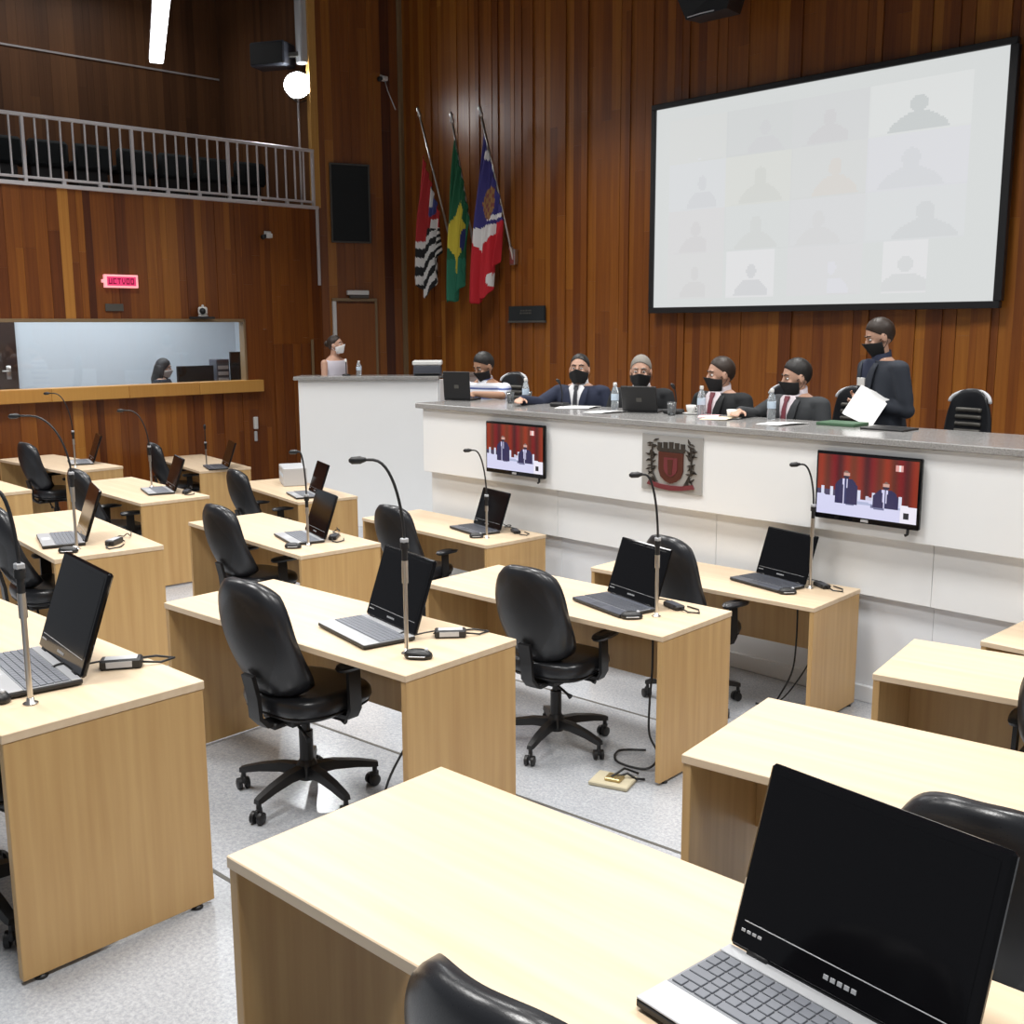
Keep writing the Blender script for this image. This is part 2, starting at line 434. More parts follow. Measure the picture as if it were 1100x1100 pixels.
# control room behind the window
struct(MB().box(-15.42, 2.6, 0.0, -15.3, 8.7, 3.36).build('wall_control_room', M['booth_wall']))
struct(MB().box(-15.42, 8.6, 0.0, XL-.06, 8.72, 3.36).build('wall_control_room_right', M['booth_wall']))
struct(MB().box(-15.42, 2.5, 0.0, XL-.06, 2.6, 3.36).build('wall_control_room_left', M['booth_wall']))
struct(MB().box(-15.42, 2.5, -.08, XL-.06, 8.72, 0.0).build('floor_control_room', M['riser']))
struct(MB().box(-15.42, 2.5, 2.55, XL-.06, 8.72, 2.65).build('ceiling_control_room', M['booth_wall']))
w = struct(MB().cbox(XL-.10, WY0, WZ1-.03, XL+.03, WY1, WZ1+.012, .004).cbox(XL-.10, WY1-.022, WZ0, XL+.03, WY1+.012, WZ1+.012, .004).cbox(XL-.10, WY0-.02, WZ0, XL+.03, WY0+.03, WZ1, .004).build('window_1', M['ochre']))
struct(MB().box(XL-.055, WY0+.03, WZ0, XL-.049, WY1-.022, WZ1-.03).build('window_pane', M['pane'], w))
sl = MB()
y = WY0-.2
for k in range(5):
    sl.cbox(XL-.10, y, .962, XL+.14, y+.96, 1.122, .006, att=rnd.uniform(.3, .7)); y += .9625
struct(sl.build('window_sill', M['yellow_wood'], tone=True))
d = struct(MB().cbox(-15.30, 4.15, 0, -15.25, 5.285, 2.15, .004).build('door_1', M['brown_dark']))
struct(MB().tube([(-15.25, 5.16, 1.27), (-15.19, 5.16, 1.27), (-15.19, 5.06, 1.27)], .012).cbox(-15.25, 5.13, 1.16, -15.24, 5.19, 1.34, .003).build('door_handle', M['chrome'], d, smooth=True))

# door in the left wall beside the dais: seams, latch
dr = MB()
for k, (a, b) in enumerate(((8.06, 8.20), (8.20, 8.36), (8.36, 8.50), (8.50, 8.66))):
    dr.cbox(XL+.0, a, Z1+.02, XL+.032, b-.004, 1.60, .004, att=(.35, .25, .42, .3)[k])
d2 = struct(dr.build('door_2', M['planks'], tone=True))
struct(MB().cbox(XL+.03, 8.66, Z1, XL+.05, 8.70, 1.66, .003, att=.8).build('door_frame', M['ochre'], d2))
struct(MB().tube([(XL+.03, 8.55, .42), (XL+.09, 8.55, .42), (XL+.09, 8.40, .42)], .014).build('door_handle', M['gold'], d2, smooth=True))
# door in the corner wall behind the lectern
CA = Vector((XL, 8.89, 0)); CB = Vector((-12.87, YB, 0)); CD = (CB-CA).normalized(); CN = Vector((CD.y, -CD.x, 0)); CL = (CB-CA).length
CM = Matrix(((CD.x, CN.x, 0, CA.x), (CD.y, CN.y, 0, CA.y), (0, 0, 1, 0), (0, 0, 0, 1)))     # u along wall, v out of it
mb = MB().cbox(.20, .014, ZP, .78, .045, 2.17, .004, mx=CM, att=.62)
d3 = struct(mb.build('door_3', M['door_wood'], tone=True))
struct(MB().cbox(.145, .01, ZP, .20, .06, 2.20, .004, mx=CM).build('door_jamb', M['offwhite'], d3))
struct(MB().cbox(.78, .01, ZP, .815, .05, 2.24, .004, mx=CM).cbox(.145, .01, 2.20, .80, .05, 2.245, .004, mx=CM).build('door_frame', M['ochre'], d3))
# ------------------------------------------------------------------ dais
XR = .9
dais = empty('dais', (0, 0, 0), 0, 'long white laminate dais with dark granite top facing the desks', 'dais')
MB().cbox(-7.50, 6.04, .555, XR, 6.13, 1.12, .004).build('upper_fascia', M['white'], dais)
mb = MB(); xs = [-7.47, -5.9, -4.36, -2.8, -1.2, XR]
for a, b in zip(xs, xs[1:]): mb.cbox(a, 6.115, .165, b-.003, 6.20, .56, .002)
mb.build('middle_fascia', M['white'], dais)
mb = MB()
for a, b in zip(xs, xs[1:]): mb.cbox(a, 6.165, Z1+.10, b-.0015, 6.24, .17, .002)
mb.build('lower_fascia', M['white_low'], dais)
MB().cbox(-7.47, 6.135, Z1, XR, 6.24, Z1+.105, .004).build('plinth', M['white_low'], dais)
MB().cbox(-7.50, 6.13, Z1, -7.42, 8.0, 1.12, .004).build('side_panel', M['white'], dais)
MB().cbox(-7.56, 6.0, 1.12, XR, 6.80, 1.165, .006).build('granite_top', M['counter'], dais)
MB().cbox(-7.42, 6.2, .80, XR, 6.76, .83, .004).build('inner_shelf', M['white'], dais)
struct(MB().prism([(-7.44, 6.22), (XR, 6.22), (XR, YB), (-12.87, YB), (-13.24, 9.06), (-13.1, 8.95), (-11.02, 6.98+.08), (-9.86, 8.14), (-7.44, 8.14)], Z1, ZP).build('floor_platform', M['riser']))

# lectern block, standing left of the dais at 45 degrees
P0 = Vector((-10.985, 6.975, 0)); P1 = Vector((-9.815, 8.145, 0)); P2 = Vector((-10.33, 9.25, 0))
e = (P1-P0).normalized(); nrm = Vector((-e.y, e.x, 0)); LB = (P1-P0).length
LM = Matrix(((e.x, nrm.x, 0, P0.x), (e.y, nrm.y, 0, P0.y), (0, 0, 1, 0), (0, 0, 0, 1)))
side = (P2-P1).normalized(); sn = Vector((-side.y, side.x, 0)); LS = (P2-P1).length
SM = Matrix(((side.x, sn.x, 0, P1.x), (side.y, sn.y, 0, P1.y), (0, 0, 1, 0), (0, 0, 0, 1)))
lect = empty('lectern_block', P0, 0, 'tall white angled lectern block with granite top left of the long dais', 'lectern')
def lchild(mb, name, mat):
    o = mb.build(name, mat, lect); o.matrix_parent_inverse = Matrix.Translation(-P0); return o
lchild(MB().cbox(0, 0, Z1, LB, .05, 1.215, .003, mx=LM).cbox(0, .05, Z1, .05, .42, 1.215, .003, mx=LM), 'front_panel', M['white'])
lchild(MB().cbox(.05, .0, ZP+.001, LS, .05, 1.215, .003, mx=SM), 'side_panel', M['white'])
lchild(MB().cbox(-.05, -.04, 1.215, LB+.01, .40, 1.26, .006, mx=LM), 'granite_top', M['counter'])
lchild(MB().cbox(.40, -.04, 1.2155, LS+.02, .32, 1.2595, .006, mx=SM), 'side_top', M['counter'])

def on_wall(name, mb, mat, parent=None): return mb.build(name, mat, parent)

# televisions and coat of arms on the dais front
def tvimg(u, v):
    bg = (.17+.06*math.sin(u*47)+.05*math.sin(u*19+1), .016+.012*math.sin(u*19+1), .009)
    if v > .80 and abs(u-.82) < .035 and abs(v-.87) < .05: return (.75, .35, .32) if abs(u-.825) > .012 else (.85, .8, .8)
    # men
    for cx, hz, wd in ((.30, .68, .115), (.70, .56, .125)):
        if (u-cx)**2/.0011+(v-hz)**2/.0046 < 1:
            if v > hz+.035: return (.20, .12, .10)
            return (.62, .36, .30) if v > hz-.015 else (.025, .02, .05)
        sh = hz-.055; k = (sh-v)/.26
        if v < sh and v > .20 and abs(u-cx) < wd*min(1, .28+1.1*max(0, k)**.55):
            if abs(u-cx+.012) < .030-.018*min(1, k): return (.03, .035, .12) if abs(u-cx+.010) < .007 else (.66, .64, .86)
            return (.025, .022, .085)
    top = .33-.06*u
    if v < top:
        if u > .84 and v < .30: return (.02, .02, .03) if (abs(u-.90) < .028 and .06 < v < .17) else (.85, .82, .92)
        if (abs(u-.33) < .06 or abs(u-.62) < .07) and abs(v-top+.09) < .03: return (.16, .17, .30)
        if abs(v-top+.06) < .02 and u > .2: return (.42, .46, .66)
        return (.66, .66, .88)
    for cx in (.06, .15, .43, .58, .84):
        if abs(u-cx) < .014 and v < top+.14: return (.68, .70, .85)
    if .50 < u < .66 and v < top+.06: return (.60, .58, .72)
    if u < .22 and v < top+.09: return (.06, .05, .11)
    return bg
def television(x0, label):
    t = empty('television', (x0+.342, 6.0, .852), 0, label, 'television', 'televisions on the dais front')
    MB().cbox(-.342, -.012, -.212, .342, .018, .212, .006).build('casing', M['gloss'], t)
    picture('picture', (-.327, -.0125, -.178), (1, 0, 0), (0, 0, 1), .654, .372, 96, 60, tvimg, M['pic'], t)
    MB().cbox(-.10, .018, -.10, .10, .0385, .10, .003).build('wall_mount', M['plastic'], t)
    MB().cbox(-.025, -.0145, -.204, .025, -.012, -.188, .0005).build('maker_mark', M['silver'], t)
    MB().tube([(.27, .005, -.212), (.27, .004, -.245), (.255, .004, -.252)], .009, 8).build('sensor_stub', M['plastic'], t, smooth=True)
television(-3.53, 'wall television on the dais front right of the steel coat of arms')
television(-6.61, 'wall television on the dais front left of the steel coat of arms')

em = empty('coat_of_arms_plaque', (-4.70, 6.035, .868), 0, 'square brushed steel plaque with dark red coat of arms between the two televisions', 'plaque')
MB().cbox(-.268, -.008, -.20, .268, .004, .20, .002).build('steel_plate', M['steel'], em)
def flat(mbpoly, y0, y1):
    mb = MB(); n = len(mbpoly)
    vs = [(x, y0, z) for x, z in mbpoly]+[(x, y1, z) for x, z in mbpoly]
    mb.add(vs, [tuple(range(n)), tuple(range(2*n-1, n-1, -1))]+[(i, n+i, n+(i+1) % n, (i+1) % n) for i in range(n)]); return mb
def addflat(mb, poly, y0, y1, mi=0):
    t = flat(poly, y0, y1); mb.add(t.v, t.f, mi); return mb
sh = [(-.085, .075), (.085, .075), (.085, -.04), (.07, -.085), (.035, -.115), (0, -.128), (-.035, -.115), (-.07, -.085), (-.085, -.04)]
addflat(MB(), sh, -.018, -.007).build('shield', M['emblem_red'], em)
mb = MB(); addflat(mb, [(x*.55+.002, z*.6-.005) for x, z in sh], -.0215, -.017); addflat(mb, [(-.02, .03), (.02, .03), (.012, -.07), (-.012, -.07)], -.024, -.020, 1)
mb.build('shield_charge', [M['emblem_ribbon'], M['emblem_red']], em)
mb = MB(); addflat(mb, [(-.09, .078), (.09, .078), (.10, .10), (-.10, .10)], -.018, -.007)
for k in range(5):
    x = -.092+k*.040; addflat(mb, [(x, .10), (x+.024, .10), (x+.026, .142-abs(k-2)*.004), (x-.002, .142-abs(k-2)*.004)], -.017, -.007)
mb.build('mural_crown', M['emblem_dark'], em)
for s in (-1, 1):
    mb = MB(); rg = random.Random(4+s)
    mb.tube([(s*.10, -.012, -.12), (s*.135, -.012, -.05), (s*.14, -.012, .04), (s*.13, -.012, .12)], .006, 6)
    for k in range(26):
        t = k/25; z = -.12+.26*t; x = s*(.125+.015*math.sin(t*3)); an = rg.uniform(-1.2, 1.2)+(0 if k % 2 else math.pi)
        l = rg.uniform(.030, .046)
        addflat(mb, [(x, z), (x+l*.5*math.cos(an-.35), z+l*.5*math.sin(an-.35)), (x+l*math.cos(an), z+l*math.sin(an)), (x+l*.5*math.cos(an+.35), z+l*.5*math.sin(an+.35))], -.016, -.007)
    mb.build('leaf_branch', M['emblem_dark'], em)
mb = MB(); addflat(mb, [(-.15, -.118), (-.08, -.135), (0, -.14), (.08, -.135), (.15, -.118), (.165, -.145), (.08, -.165), (0, -.172), (-.08, -.165), (-.165, -.145)], -.02, -.007)
mb.build('ribbon', M['emblem_ribbon'], em)

for o in list(em.children):
    if o.name.split('.')[0] != 'steel_plate': o.scale = (1.28, 1, 1.10)
# projection screen on the back wall
def projimg(u, v):
    base = (.80, .83, .82)
    if not (.05 < u < .92 and .045 < v < .93): return base
    cx = [.05, .245, .45, .665, .92]; ry = [.045, .265, .485, .715, .93]
    i = next((k for k in range(4) if cx[k] <= u < cx[k+1]), 3); j = next((k for k in range(4) if ry[k] <= v < ry[k+1]), 3)
    du = (u-cx[i])/(cx[i+1]-cx[i]); dv = (v-ry[j])/(ry[j+1]-ry[j])
    tint = {(3, 3): (.90, .92, .91), (3, 2): (.86, .86, .92), (3, 1): (.84, .86, .88), (3, 0): base, (2, 3): (.77, .78, .79), (1, 3): (.75, .77, .77), (0, 3): (.82, .83, .81),
            (2, 2): (.80, .81, .80), (1, 2): (.83, .84, .78), (0, 2): (.83, .85, .88), (2, 1): (.82, .82, .84), (1, 1): (.80, .83, .82), (0, 1): (.83, .81, .82),
            (2, 0): (.83, .82, .84), (1, 0): base, (0, 0): (.83, .82, .82)}[(i, j)]
    lo, hi, fig, hx, hs = {(3, 3): (0, 1, (.60, .64, .64), .50, 1.), (3, 2): (0, 1, (.77, .78, .83), .45, 1.1), (3, 1): (0, 1, (.73, .75, .77), .62, 1.1), (3, 0): (.22, .66, (.78, .79, .80), .45, .9),
                   (1, 0): (.05, .80, (.73, .73, .76), .45, .9), (1, 1): (0, 1, (.74, .76, .74), .5, 1.1), (1, 2): (.1, .9, (.74, .75, .69), .55, 1.1), (2, 0): (.55, .95, (.88, .87, .95), .6, .8),
                   (2, 3): (.15, .75, (.72, .70, .72), .5, 1.), (2, 2): (.0, 1, (.82, .76, .70), .6, 1.), (0, 2): (.2, .85, (.74, .75, .79), .6, .9), (0, 1): (.1, .7, (.76, .73, .74), .5, 1.),
                   (0, 3): (.5, .95, (.88, .89, .94), .5, .2), (1, 3): (0, .9, (.72, .72, .74), .6, .9), (0, 0): (.1, .7, (.76, .74, .74), .5, .9), (2, 1): (0, .9, (.78, .77, .78), .4, 1.)}[(i, j)]
    if not (lo < du < hi): return base if (i, j) in ((3, 0), (1, 0)) else tint
    if (i, j) in ((3, 0), (1, 0)): tint = (.95, .94, .96)
    if dv < .03 or du < .015: return tuple(c*.97 for c in tint)
    if (du-hx)**2/(.085*hs)**2+(dv-.55)**2/(.17*hs)**2 < 1: return fig
    if dv < .40*hs and abs(du-hx) < (.30-.22*max(0, dv/.4)**2.2)*hs: return fig
    return tint
def projsoft(u, v):
    c = projimg(u, v); return tuple(.55*a+.45*b for a, b in zip(c, (.83, .85, .85)))
ps = empty('projection_screen', (-6.14, 10.02, 2.04), 0, 'large pale projection screen in thin black frame showing a video call', 'projection screen')
PW, PH = 3.93, 2.19
picture('projected_picture', (-PW/2, -.02, 0), (1, 0, 0), (0, 0, 1), PW, PH, 200, 120, projsoft, M['proj'], ps)
mb = MB().cbox(-PW/2-.06, -.05, -.065, PW/2+.06, .02, 0, .006).cbox(-PW/2-.06, -.05, PH, PW/2+.06, .02, PH+.06, .006)
mb.cbox(-PW/2-.06, -.05, 0, -PW/2, .02, PH, .006).cbox(PW/2, -.05, 0, PW/2+.075, .02, PH, .006)
mb.build('frame', M['plastic'], ps)
MB().cbox(-PW/2, -.0195, 0, PW/2, .05, PH, .002).build('backing', M['plastic'], ps)

# plaque under the flags
q = empty('wall_plaque', (-10.27, 10.045, 1.99), 0, 'small dark wall plaque with two faint text lines below the flags', 'plaque')
MB().cbox(-.33, -.012, -.085, .33, .03, .105, .004).build('plate', M['darkgrey'], q)
mb = MB()
for z, a, b in ((.045, -.10, .10), (.012, -.11, .11)):
    x = a
    while x < b: w_ = rnd.uniform(.012, .03); mb.box(x, -.0145, z-.010, x+w_, -.011, z+.010); x += w_+.010
mb.build('lettering', M['greyframe'], q)
MB().cbox(-.345, -.016, -.112, .345, .03, -.085, .003).build('lower_rim', M['greyframe'], q)

# flags on slanted poles
def flag(label, tip, base, A, B, C, Mi, D, fn, seed):
    t = empty('flag', base, 0, label, 'flag', 'three flags on the back wall'); off = -Vector(base)
    tip, base, A, B, C, Mi, D = [Vector(p) for p in (tip, base, A, B, C, Mi, D)]
    def ch(mb, name, mat, **k):
        o = mb.build(name, mat, t, **k); o.matrix_parent_inverse = Matrix.Translation(off); return o
    ch(MB().tube([base, tip], [.020, .015], 10), 'pole', M['chrome'], smooth=True)
    dv = (tip-base).normalized()
    mb = MB(); mb.tube([tip-dv*.02, tip+dv*.02, tip+dv*.05, tip+dv*.09, tip+dv*.13], [.018, .03, .02, .028, .004], 10)
    ch(mb, 'finial', M['chrome'], smooth=True)
    mb = MB().cbox(base.x-.05, base.y-.02, base.z-.10, base.x+.05, YB-.032, base.z+.10, .006); mb.tube([base-dv*.10, base+dv*.13], .030, 10)
    ch(mb, 'wall_bracket', M['chrome'])
    nu, nv = 56, 72; vs = []; fs = []; cols = []; rg = random.Random(seed); ph = rg.uniform(0, 6)
    for j in range(nv+1):
        v = j/nv
        for i in range(nu+1):
            u = i/nu
            top = A.lerp(B, u)
            bot = C*(1-u)**2+Mi*2*u*(1-u)+D*u*u if False else (C.lerp(Mi, u*2) if u < .5 else Mi.lerp(D, u*2-1))
            p = top.lerp(bot, v)
            amp = .045*min(1, v*2+.15)
            p.y += amp*math.sin(u*17+ph+v*1.5)+.02*math.sin(u*41+ph*2+v*3)
            p.x += .018*math.sin(u*13+ph+v*4)*min(1, v*3)-.06*(1-u)*math.sin(math.pi*v)
            p.z += .02*math.sin(u*15+ph)*v
            vs.append(p)
    for j in range(nv):
        for i in range(nu):
            a = j*(nu+1)+i; fs.append((a, a+1, a+nu+2, a+nu+1)); cols += [(*fn((i+.5)/nu, (j+.5)/nv, (vs[a].z)), 1.)]*4
    me = bpy.data.meshes.new('cloth'); me.from_pydata([tuple(v) for v in vs], [], fs); me.materials.append(M['flagcloth'])
    at = me.color_attributes.new('pic', 'FLOAT_COLOR', 'CORNER'); at.data.foreach_set('color', [x for c in cols for x in c])
    me.polygons.foreach_set('use_smooth', [True]*len(me.polygons))
    o = bpy.data.objects.new('cloth', me); COL.objects.link(o); o.parent = t; o.matrix_parent_inverse = Matrix.Translation(off)
    s = o.modifiers.new('thickness', 'SOLIDIFY'); s.thickness = .004
WHT = (.72, .71, .70); BLK = (.012, .012, .014); RED = (.42, .022, .025); BLU = (.035, .03, .17); GRN = (.012, .12, .052); YEL = (.62, .52, .05)
def sp_flag(u, v, z):
    s = v+.28*(u-.5)
    if z > 3.18 or (z > 3.02 and u < .5):
        if (u-.6)**2/.03+(z-3.55)**2/.05 < 1: return WHT if (u-.55)**2/.008+(z-3.6)**2/.02 < 1 else (.05, .06, .22)
        if abs(u-.75) < .12 and z < 3.3: return WHT
        return RED
    return WHT if int(s*13+u*2.2) % 2 else BLK
def br_flag(u, v, z):
    du = abs(u-.52)/.36; dz = abs(z-3.05)/.52
    if du+dz < 1:
        if (u-.85)**2/.02+(z-2.98)**2/.04 < 1: return (.03, .04, .16)
        return YEL
    return (.02, .17, .10) if z < 2.75 else GRN
def city_flag(u, v, z):
    lim = 3.10+.10*u
    if z > lim:
        if (u-.45)**2/.045+(z-3.42)**2/.045 < 1:
            k = math.sin(u*60)*math.sin(z*55)
            return (.30, .16, .06) if k > -.2 else (.20, .05, .05)
        if (u-.3)**2/.02+(z-4.02)**2/.004 < 1: return WHT
        if abs(z-lim-.08) < .03 and u > .5: return WHT
        return BLU
    if z > 3.10-1.15*u-.0 and z < lim and u < .72 and z > 2.62+.62*u: return WHT
    if (u-.65)**2/.01+(z-2.45)**2/.008 < 1: return WHT
    return (.50, .012, .022)
flag('black and white striped flag with red canton, leftmost of the three flags', (-11.864, 9.6, 4.629), (-11.698, 10.02, 2.84), (-11.88, 9.65, 4.154), (-11.70, 9.8, 3.30), (-12.22, 9.75, 2.495), (-11.998, 9.8, 2.206), (-11.754, 9.85, 2.85), sp_flag, 1)
flag('green flag with yellow diamond on slanted pole, middle of the flags', (-11.191, 9.6, 4.468), (-11.232, 10.02, 2.754), (-11.198, 9.65, 4.253), (-11.165, 9.85, 3.255), (-11.574, 9.75, 2.159), (-11.376, 9.8, 2.194), (-11.285, 9.88, 2.60), br_flag, 2)
flag('blue, white and red flag with a crest on slanted pole, rightmost of the flags', (-10.628, 9.6, 4.473), (-10.496, 10.02, 2.731), (-10.632, 9.65, 4.298), (-10.49, 9.85, 3.207), (-11.051, 9.75, 2.125), (-10.808, 9.8, 2.182), (-10.615, 9.88, 2.70), city_flag, 3)

# loudspeaker flush on the corner wall, sign light over the door, small wall cameras
t = empty('wall_loudspeaker', (CM @ Vector((.45, 0, 3.57))), 0, 'tall dark grey flat loudspeaker panel on the wood wall above the lectern', 'loudspeaker')
inv = Matrix.Translation(-(CM @ Vector((.45, 0, 3.57))))
def pch(mb, name, mat, **k):
    o = mb.build(name, mat, t, **k); o.matrix_parent_inverse = inv; return o
pch(MB().cbox(.185, .01, 3.045, .725, .05, 4.10, .006, mx=CM), 'grille', M['darkgrey'])
mb = MB().cbox(.165, .01, 3.025, .187, .06, 4.12, .003, mx=CM).cbox(.723, .01, 3.025, .745, .06, 4.12, .003, mx=CM).cbox(.187, .01, 3.025, .723, .06, 3.047, .003, mx=CM).cbox(.187, .01, 4.098, .723, .06, 4.12, .003, mx=CM)
pch(mb, 'frame', M['greyframe'])
p0 = CM @ Vector((.52, .0, 2.30)); t = empty('emergency_light', p0, 0, 'white emergency light box above the door behind the lectern', 'light'); inv = Matrix.Translation(-p0)
pch(MB().cbox(.36, .02, 2.29, .68, .10, 2.355, .008, mx=CM), 'housing', M['offwhite'])
pch(MB().cbox(.40, .025, 2.245, .68, .085, 2.29, .004, mx=CM), 'lens', M['greyframe'])
def wall_camera(at, mx, label):
    t = empty('wall_camera', at, 0, label, 'camera')
    MB().cbox(-.045, -.045, -.03, .045, .045, .03, .008).build('body', M['offwhite'], t)
    MB().tube([(.0, -.045, -.005), (.02, -.10, -.025)], [.028, .034], 14).build('lens', M['plastic'], t, smooth=True)
    MB().tube([(-.05, .03, .0), (-.09, .05, .03)], .012, 8).cbox(-.11, .0, -.01, -.085, .1, .07, .004).build('bracket', M['offwhite'], t)
    return t
wc = wall_camera((-12.88, 9.78, 5.30), None, 'small white wall camera high on the corner wall with a hanging cable')
MB().tube([(.0, .02, -.03), (.03, .04, -.16), (.06, .09, -.30), (.10, .12, -.42)], .008, 6).build('cable', M['lightgrey'], wc, smooth=True)
wall_camera((XL+.11, 7.99, 3.06), None, 'small white wall camera on the wood wall below the gallery railing')
t = empty('conference_camera', (XL+.10, 6.97, WZ1+.012), R(60), 'white dome camera on a dark shelf above the control room window', 'camera')
MB().cbox(-.17, -.10, 0, .15, .10, .028, .004).build('shelf', M['plastic'], t)
MB().lathe([(.06, .028), (.065, .04), (.05, .06)], 20).build('foot', M['offwhite'], t, smooth=True)
MB().cbox(-.058, -.055, .055, .058, .055, .155, .016).build('head', M['offwhite'], t)
MB().tube([(0, -.05, .10), (0, -.085, .10)], [.036, .040], 16).build('lens', M['plastic'], t, smooth=True)
MB().lathe([(.018, .155), (.016, .175), (.004, .185)], 12).build('antenna', M['offwhite'], t, smooth=True)

# lit sign and the small plate under it
t = empty('lit_sign', (XL+.02, 5.91, 2.405), 0, 'pink bordered magenta lit sign with dark lettering on the wood wall', 'sign')
MB().cbox(0, -.215, -.08, .05, .215, .08, .006).build('housing', M['led_border'], t)
MB().box(.0485, -.185, -.055, .0515, .185, .055).build('face', M['led_bg'], t)
glyph = {'U': [(0, 0, .25, 1), (.75, 0, 1, 1), (0, 0, 1, .2)], 'C': [(0, 0, .25, 1), (0, 0, 1, .2), (0, .8, 1, 1)], 'T': [(.38, 0, .62, 1), (0, .8, 1, 1)], 'V': [(0, .3, .22, 1), (.78, .3, 1, 1), (.2, 0, .8, .3)], 'O': [(0, 0, .25, 1), (.75, 0, 1, 1), (0, 0, 1, .2), (0, .8, 1, 1)]}
mb = MB()
for k, c in enumerate('UCTVOO'):
    y0 = -.165+k*.056
    for (a, b, c2, d_) in glyph[c]: mb.box(.051, y0+a*.042, -.036+b*.072, .0535, y0+c2*.042, -.036+d_*.072)
mb.build('lettering', M['led_text'], t)
MB().cbox(.01, -.245, -.02, .045, -.214, .02, .003).build('side_switch', M['led_border'], t)
tag(MB().cbox(XL+.015, 5.70, 2.04, XL+.03, 5.93, 2.13, .003).build('notice_plate', M['greyframe']), 'small dull grey plate on the wood wall under the lit sign', 'plate')
# white door pull and switch plate
t = empty('door_pull', (XL, 7.72, .44), 0, 'white vertical pull bar on the wood wall left of the dais', 'handle')
MB().cbox(.0, -.028, .0, .05, .028, .17, .008).build('grip', M['offwhite'], t)
MB().cbox(.0, -.02, -.17, .03, .02, -.03, .006).build('lock_plate', M['lightgrey'], t)

# gallery railing: rails, posts, balusters
t = empty('gallery_railing', (XL, 5.5, 3.5), 0, 'pale metal balustrade with vertical bars along the upper gallery', 'railing')
y0, y1 = -2.4, 3.33
MB().cbox(-.02, y0, .745, .03, y1, .785, .006).build('top_rail', M['whitemetal'], t)
MB().cbox(-.012, y0, .055, .018, y1, .085, .004).build('bottom_rail', M['whitemetal'], t)
n = 38
for k in range(n+1):
    yy = y1-.02-k*.146
    if k % 9 == 0:
        MB().cbox(-.02, yy-.018, .0, .025, yy+.018, .75, .003).build('post', M['whitemetal'], t)
    else:
        MB().cbox(-.008, yy-.010, .08, .014, yy+.010, .75, .002).build('baluster', M['whitemetal'], t)
    if k % 3 == 0 and k % 9: MB().cbox(-.01, yy-.022, .0, .03, yy+.022, .06, .003).build('foot_bracket', M['whitemetal'], t)
# dark gallery seats
s0 = empty('gallery_chair', (-14.15, 8.2, 3.5), 0, 'one of the dark upholstered chairs behind the gallery balustrade', 'chair', 'dark chairs in the upper gallery')
MB().cbox(-.22, -.25, .32, .22, .25, .42, .03).build('cushion', M['darkgrey'], s0, autosmooth=40)
MB().cbox(.14, -.25, .30, .24, .25, .62, .04).build('backrest', M['darkgrey'], s0, autosmooth=40)
MB().cbox(-.15, -.20, 0, .15, .20, .32, .01).build('pedestal', M['plastic'], s0)
for k in range(1, 9):
    c = copy_tree(s0); c.location = (-14.15, 8.2-k*.56, 3.5)

# long tube light hanging over the hall
t = empty('hanging_tube_light', (-11.30, 5.625, 4.9), math.atan2(1.03, -2.26), 'long white glowing tube light hanging at upper left', 'ceiling light')
MB().cbox(-1.9, -.085, .0, 1.235, .085, .03, .006).build('body', M['whitemetal'], t)
MB().cbox(-1.89, -.075, -.035, 1.225, .075, .0, .012).build('diffuser', M['tube'], t)
for x in (-1.4, .9): MB().tube([(x, 0, .03), (x, 0, ZC-4.9)], .006, 6).build('hanger', M['chrome'], t)

# floodlight on its pole at the end of the gallery, dark loudspeaker box and white duct above it
t = empty('floodlight', (-13.43, 8.70, 3.515), R(-20), 'bright round floodlight on a thin pole at the gallery end', 'floodlight')
MB().tube([(0, 0, 0), (0, 0, 1.55)], .016, 8).lathe([(.07, 0), (.07, .012), (.02, .02)], 16).build('pole', M['whitemetal'], t, smooth=True)
mx = Matrix.Translation((0, 0, 1.62)) @ Matrix.Rotation(R(72), 4, 'Z') @ Matrix.Rotation(R(80), 4, 'X')
MB().lathe([(.05, -.16), (.12, -.11), (.185, .0), (.195, .03)], 28, mx=mx).build('housing', M['greyframe'], t, smooth=True)
MB().lathe([(.180, .031), (.15, .048), (.07, .062), (.005, .066)], 28, mx=mx).build('lens', M['flood'], t, smooth=True)
MB().tube([(-.10, .16, 1.62), (-.10, .16, 1.46), (0, .0, 1.40), (.10, -.16, 1.46), (.10, -.16, 1.62)], .010, 6).build('yoke', M['greyframe'], t, smooth=True)
t = empty('gallery_loudspeaker', (-13.75, 8.55, 5.55), R(28), 'dark boxy loudspeaker beside the white duct above the floodlight', 'loudspeaker')
MB().cbox(-.30, -.17, -.15, .24, .17, .17, .02).build('cabinet', M['darksilver'], t)
MB().cbox(-.28, -.178, -.13, .22, -.168, .15, .006).build('grille', M['plastic'], t)
MB().cbox(.24, -.04, -.03, .40, .04, .03, .004).build('bracket', M['greyframe'], t)
tag(MB().cbox(-13.46, 8.70, 5.42, -13.31, 8.82, ZC, .02).build('white_duct', M['lightgrey']), 'pale vertical duct coming down above the floodlight', 'duct')
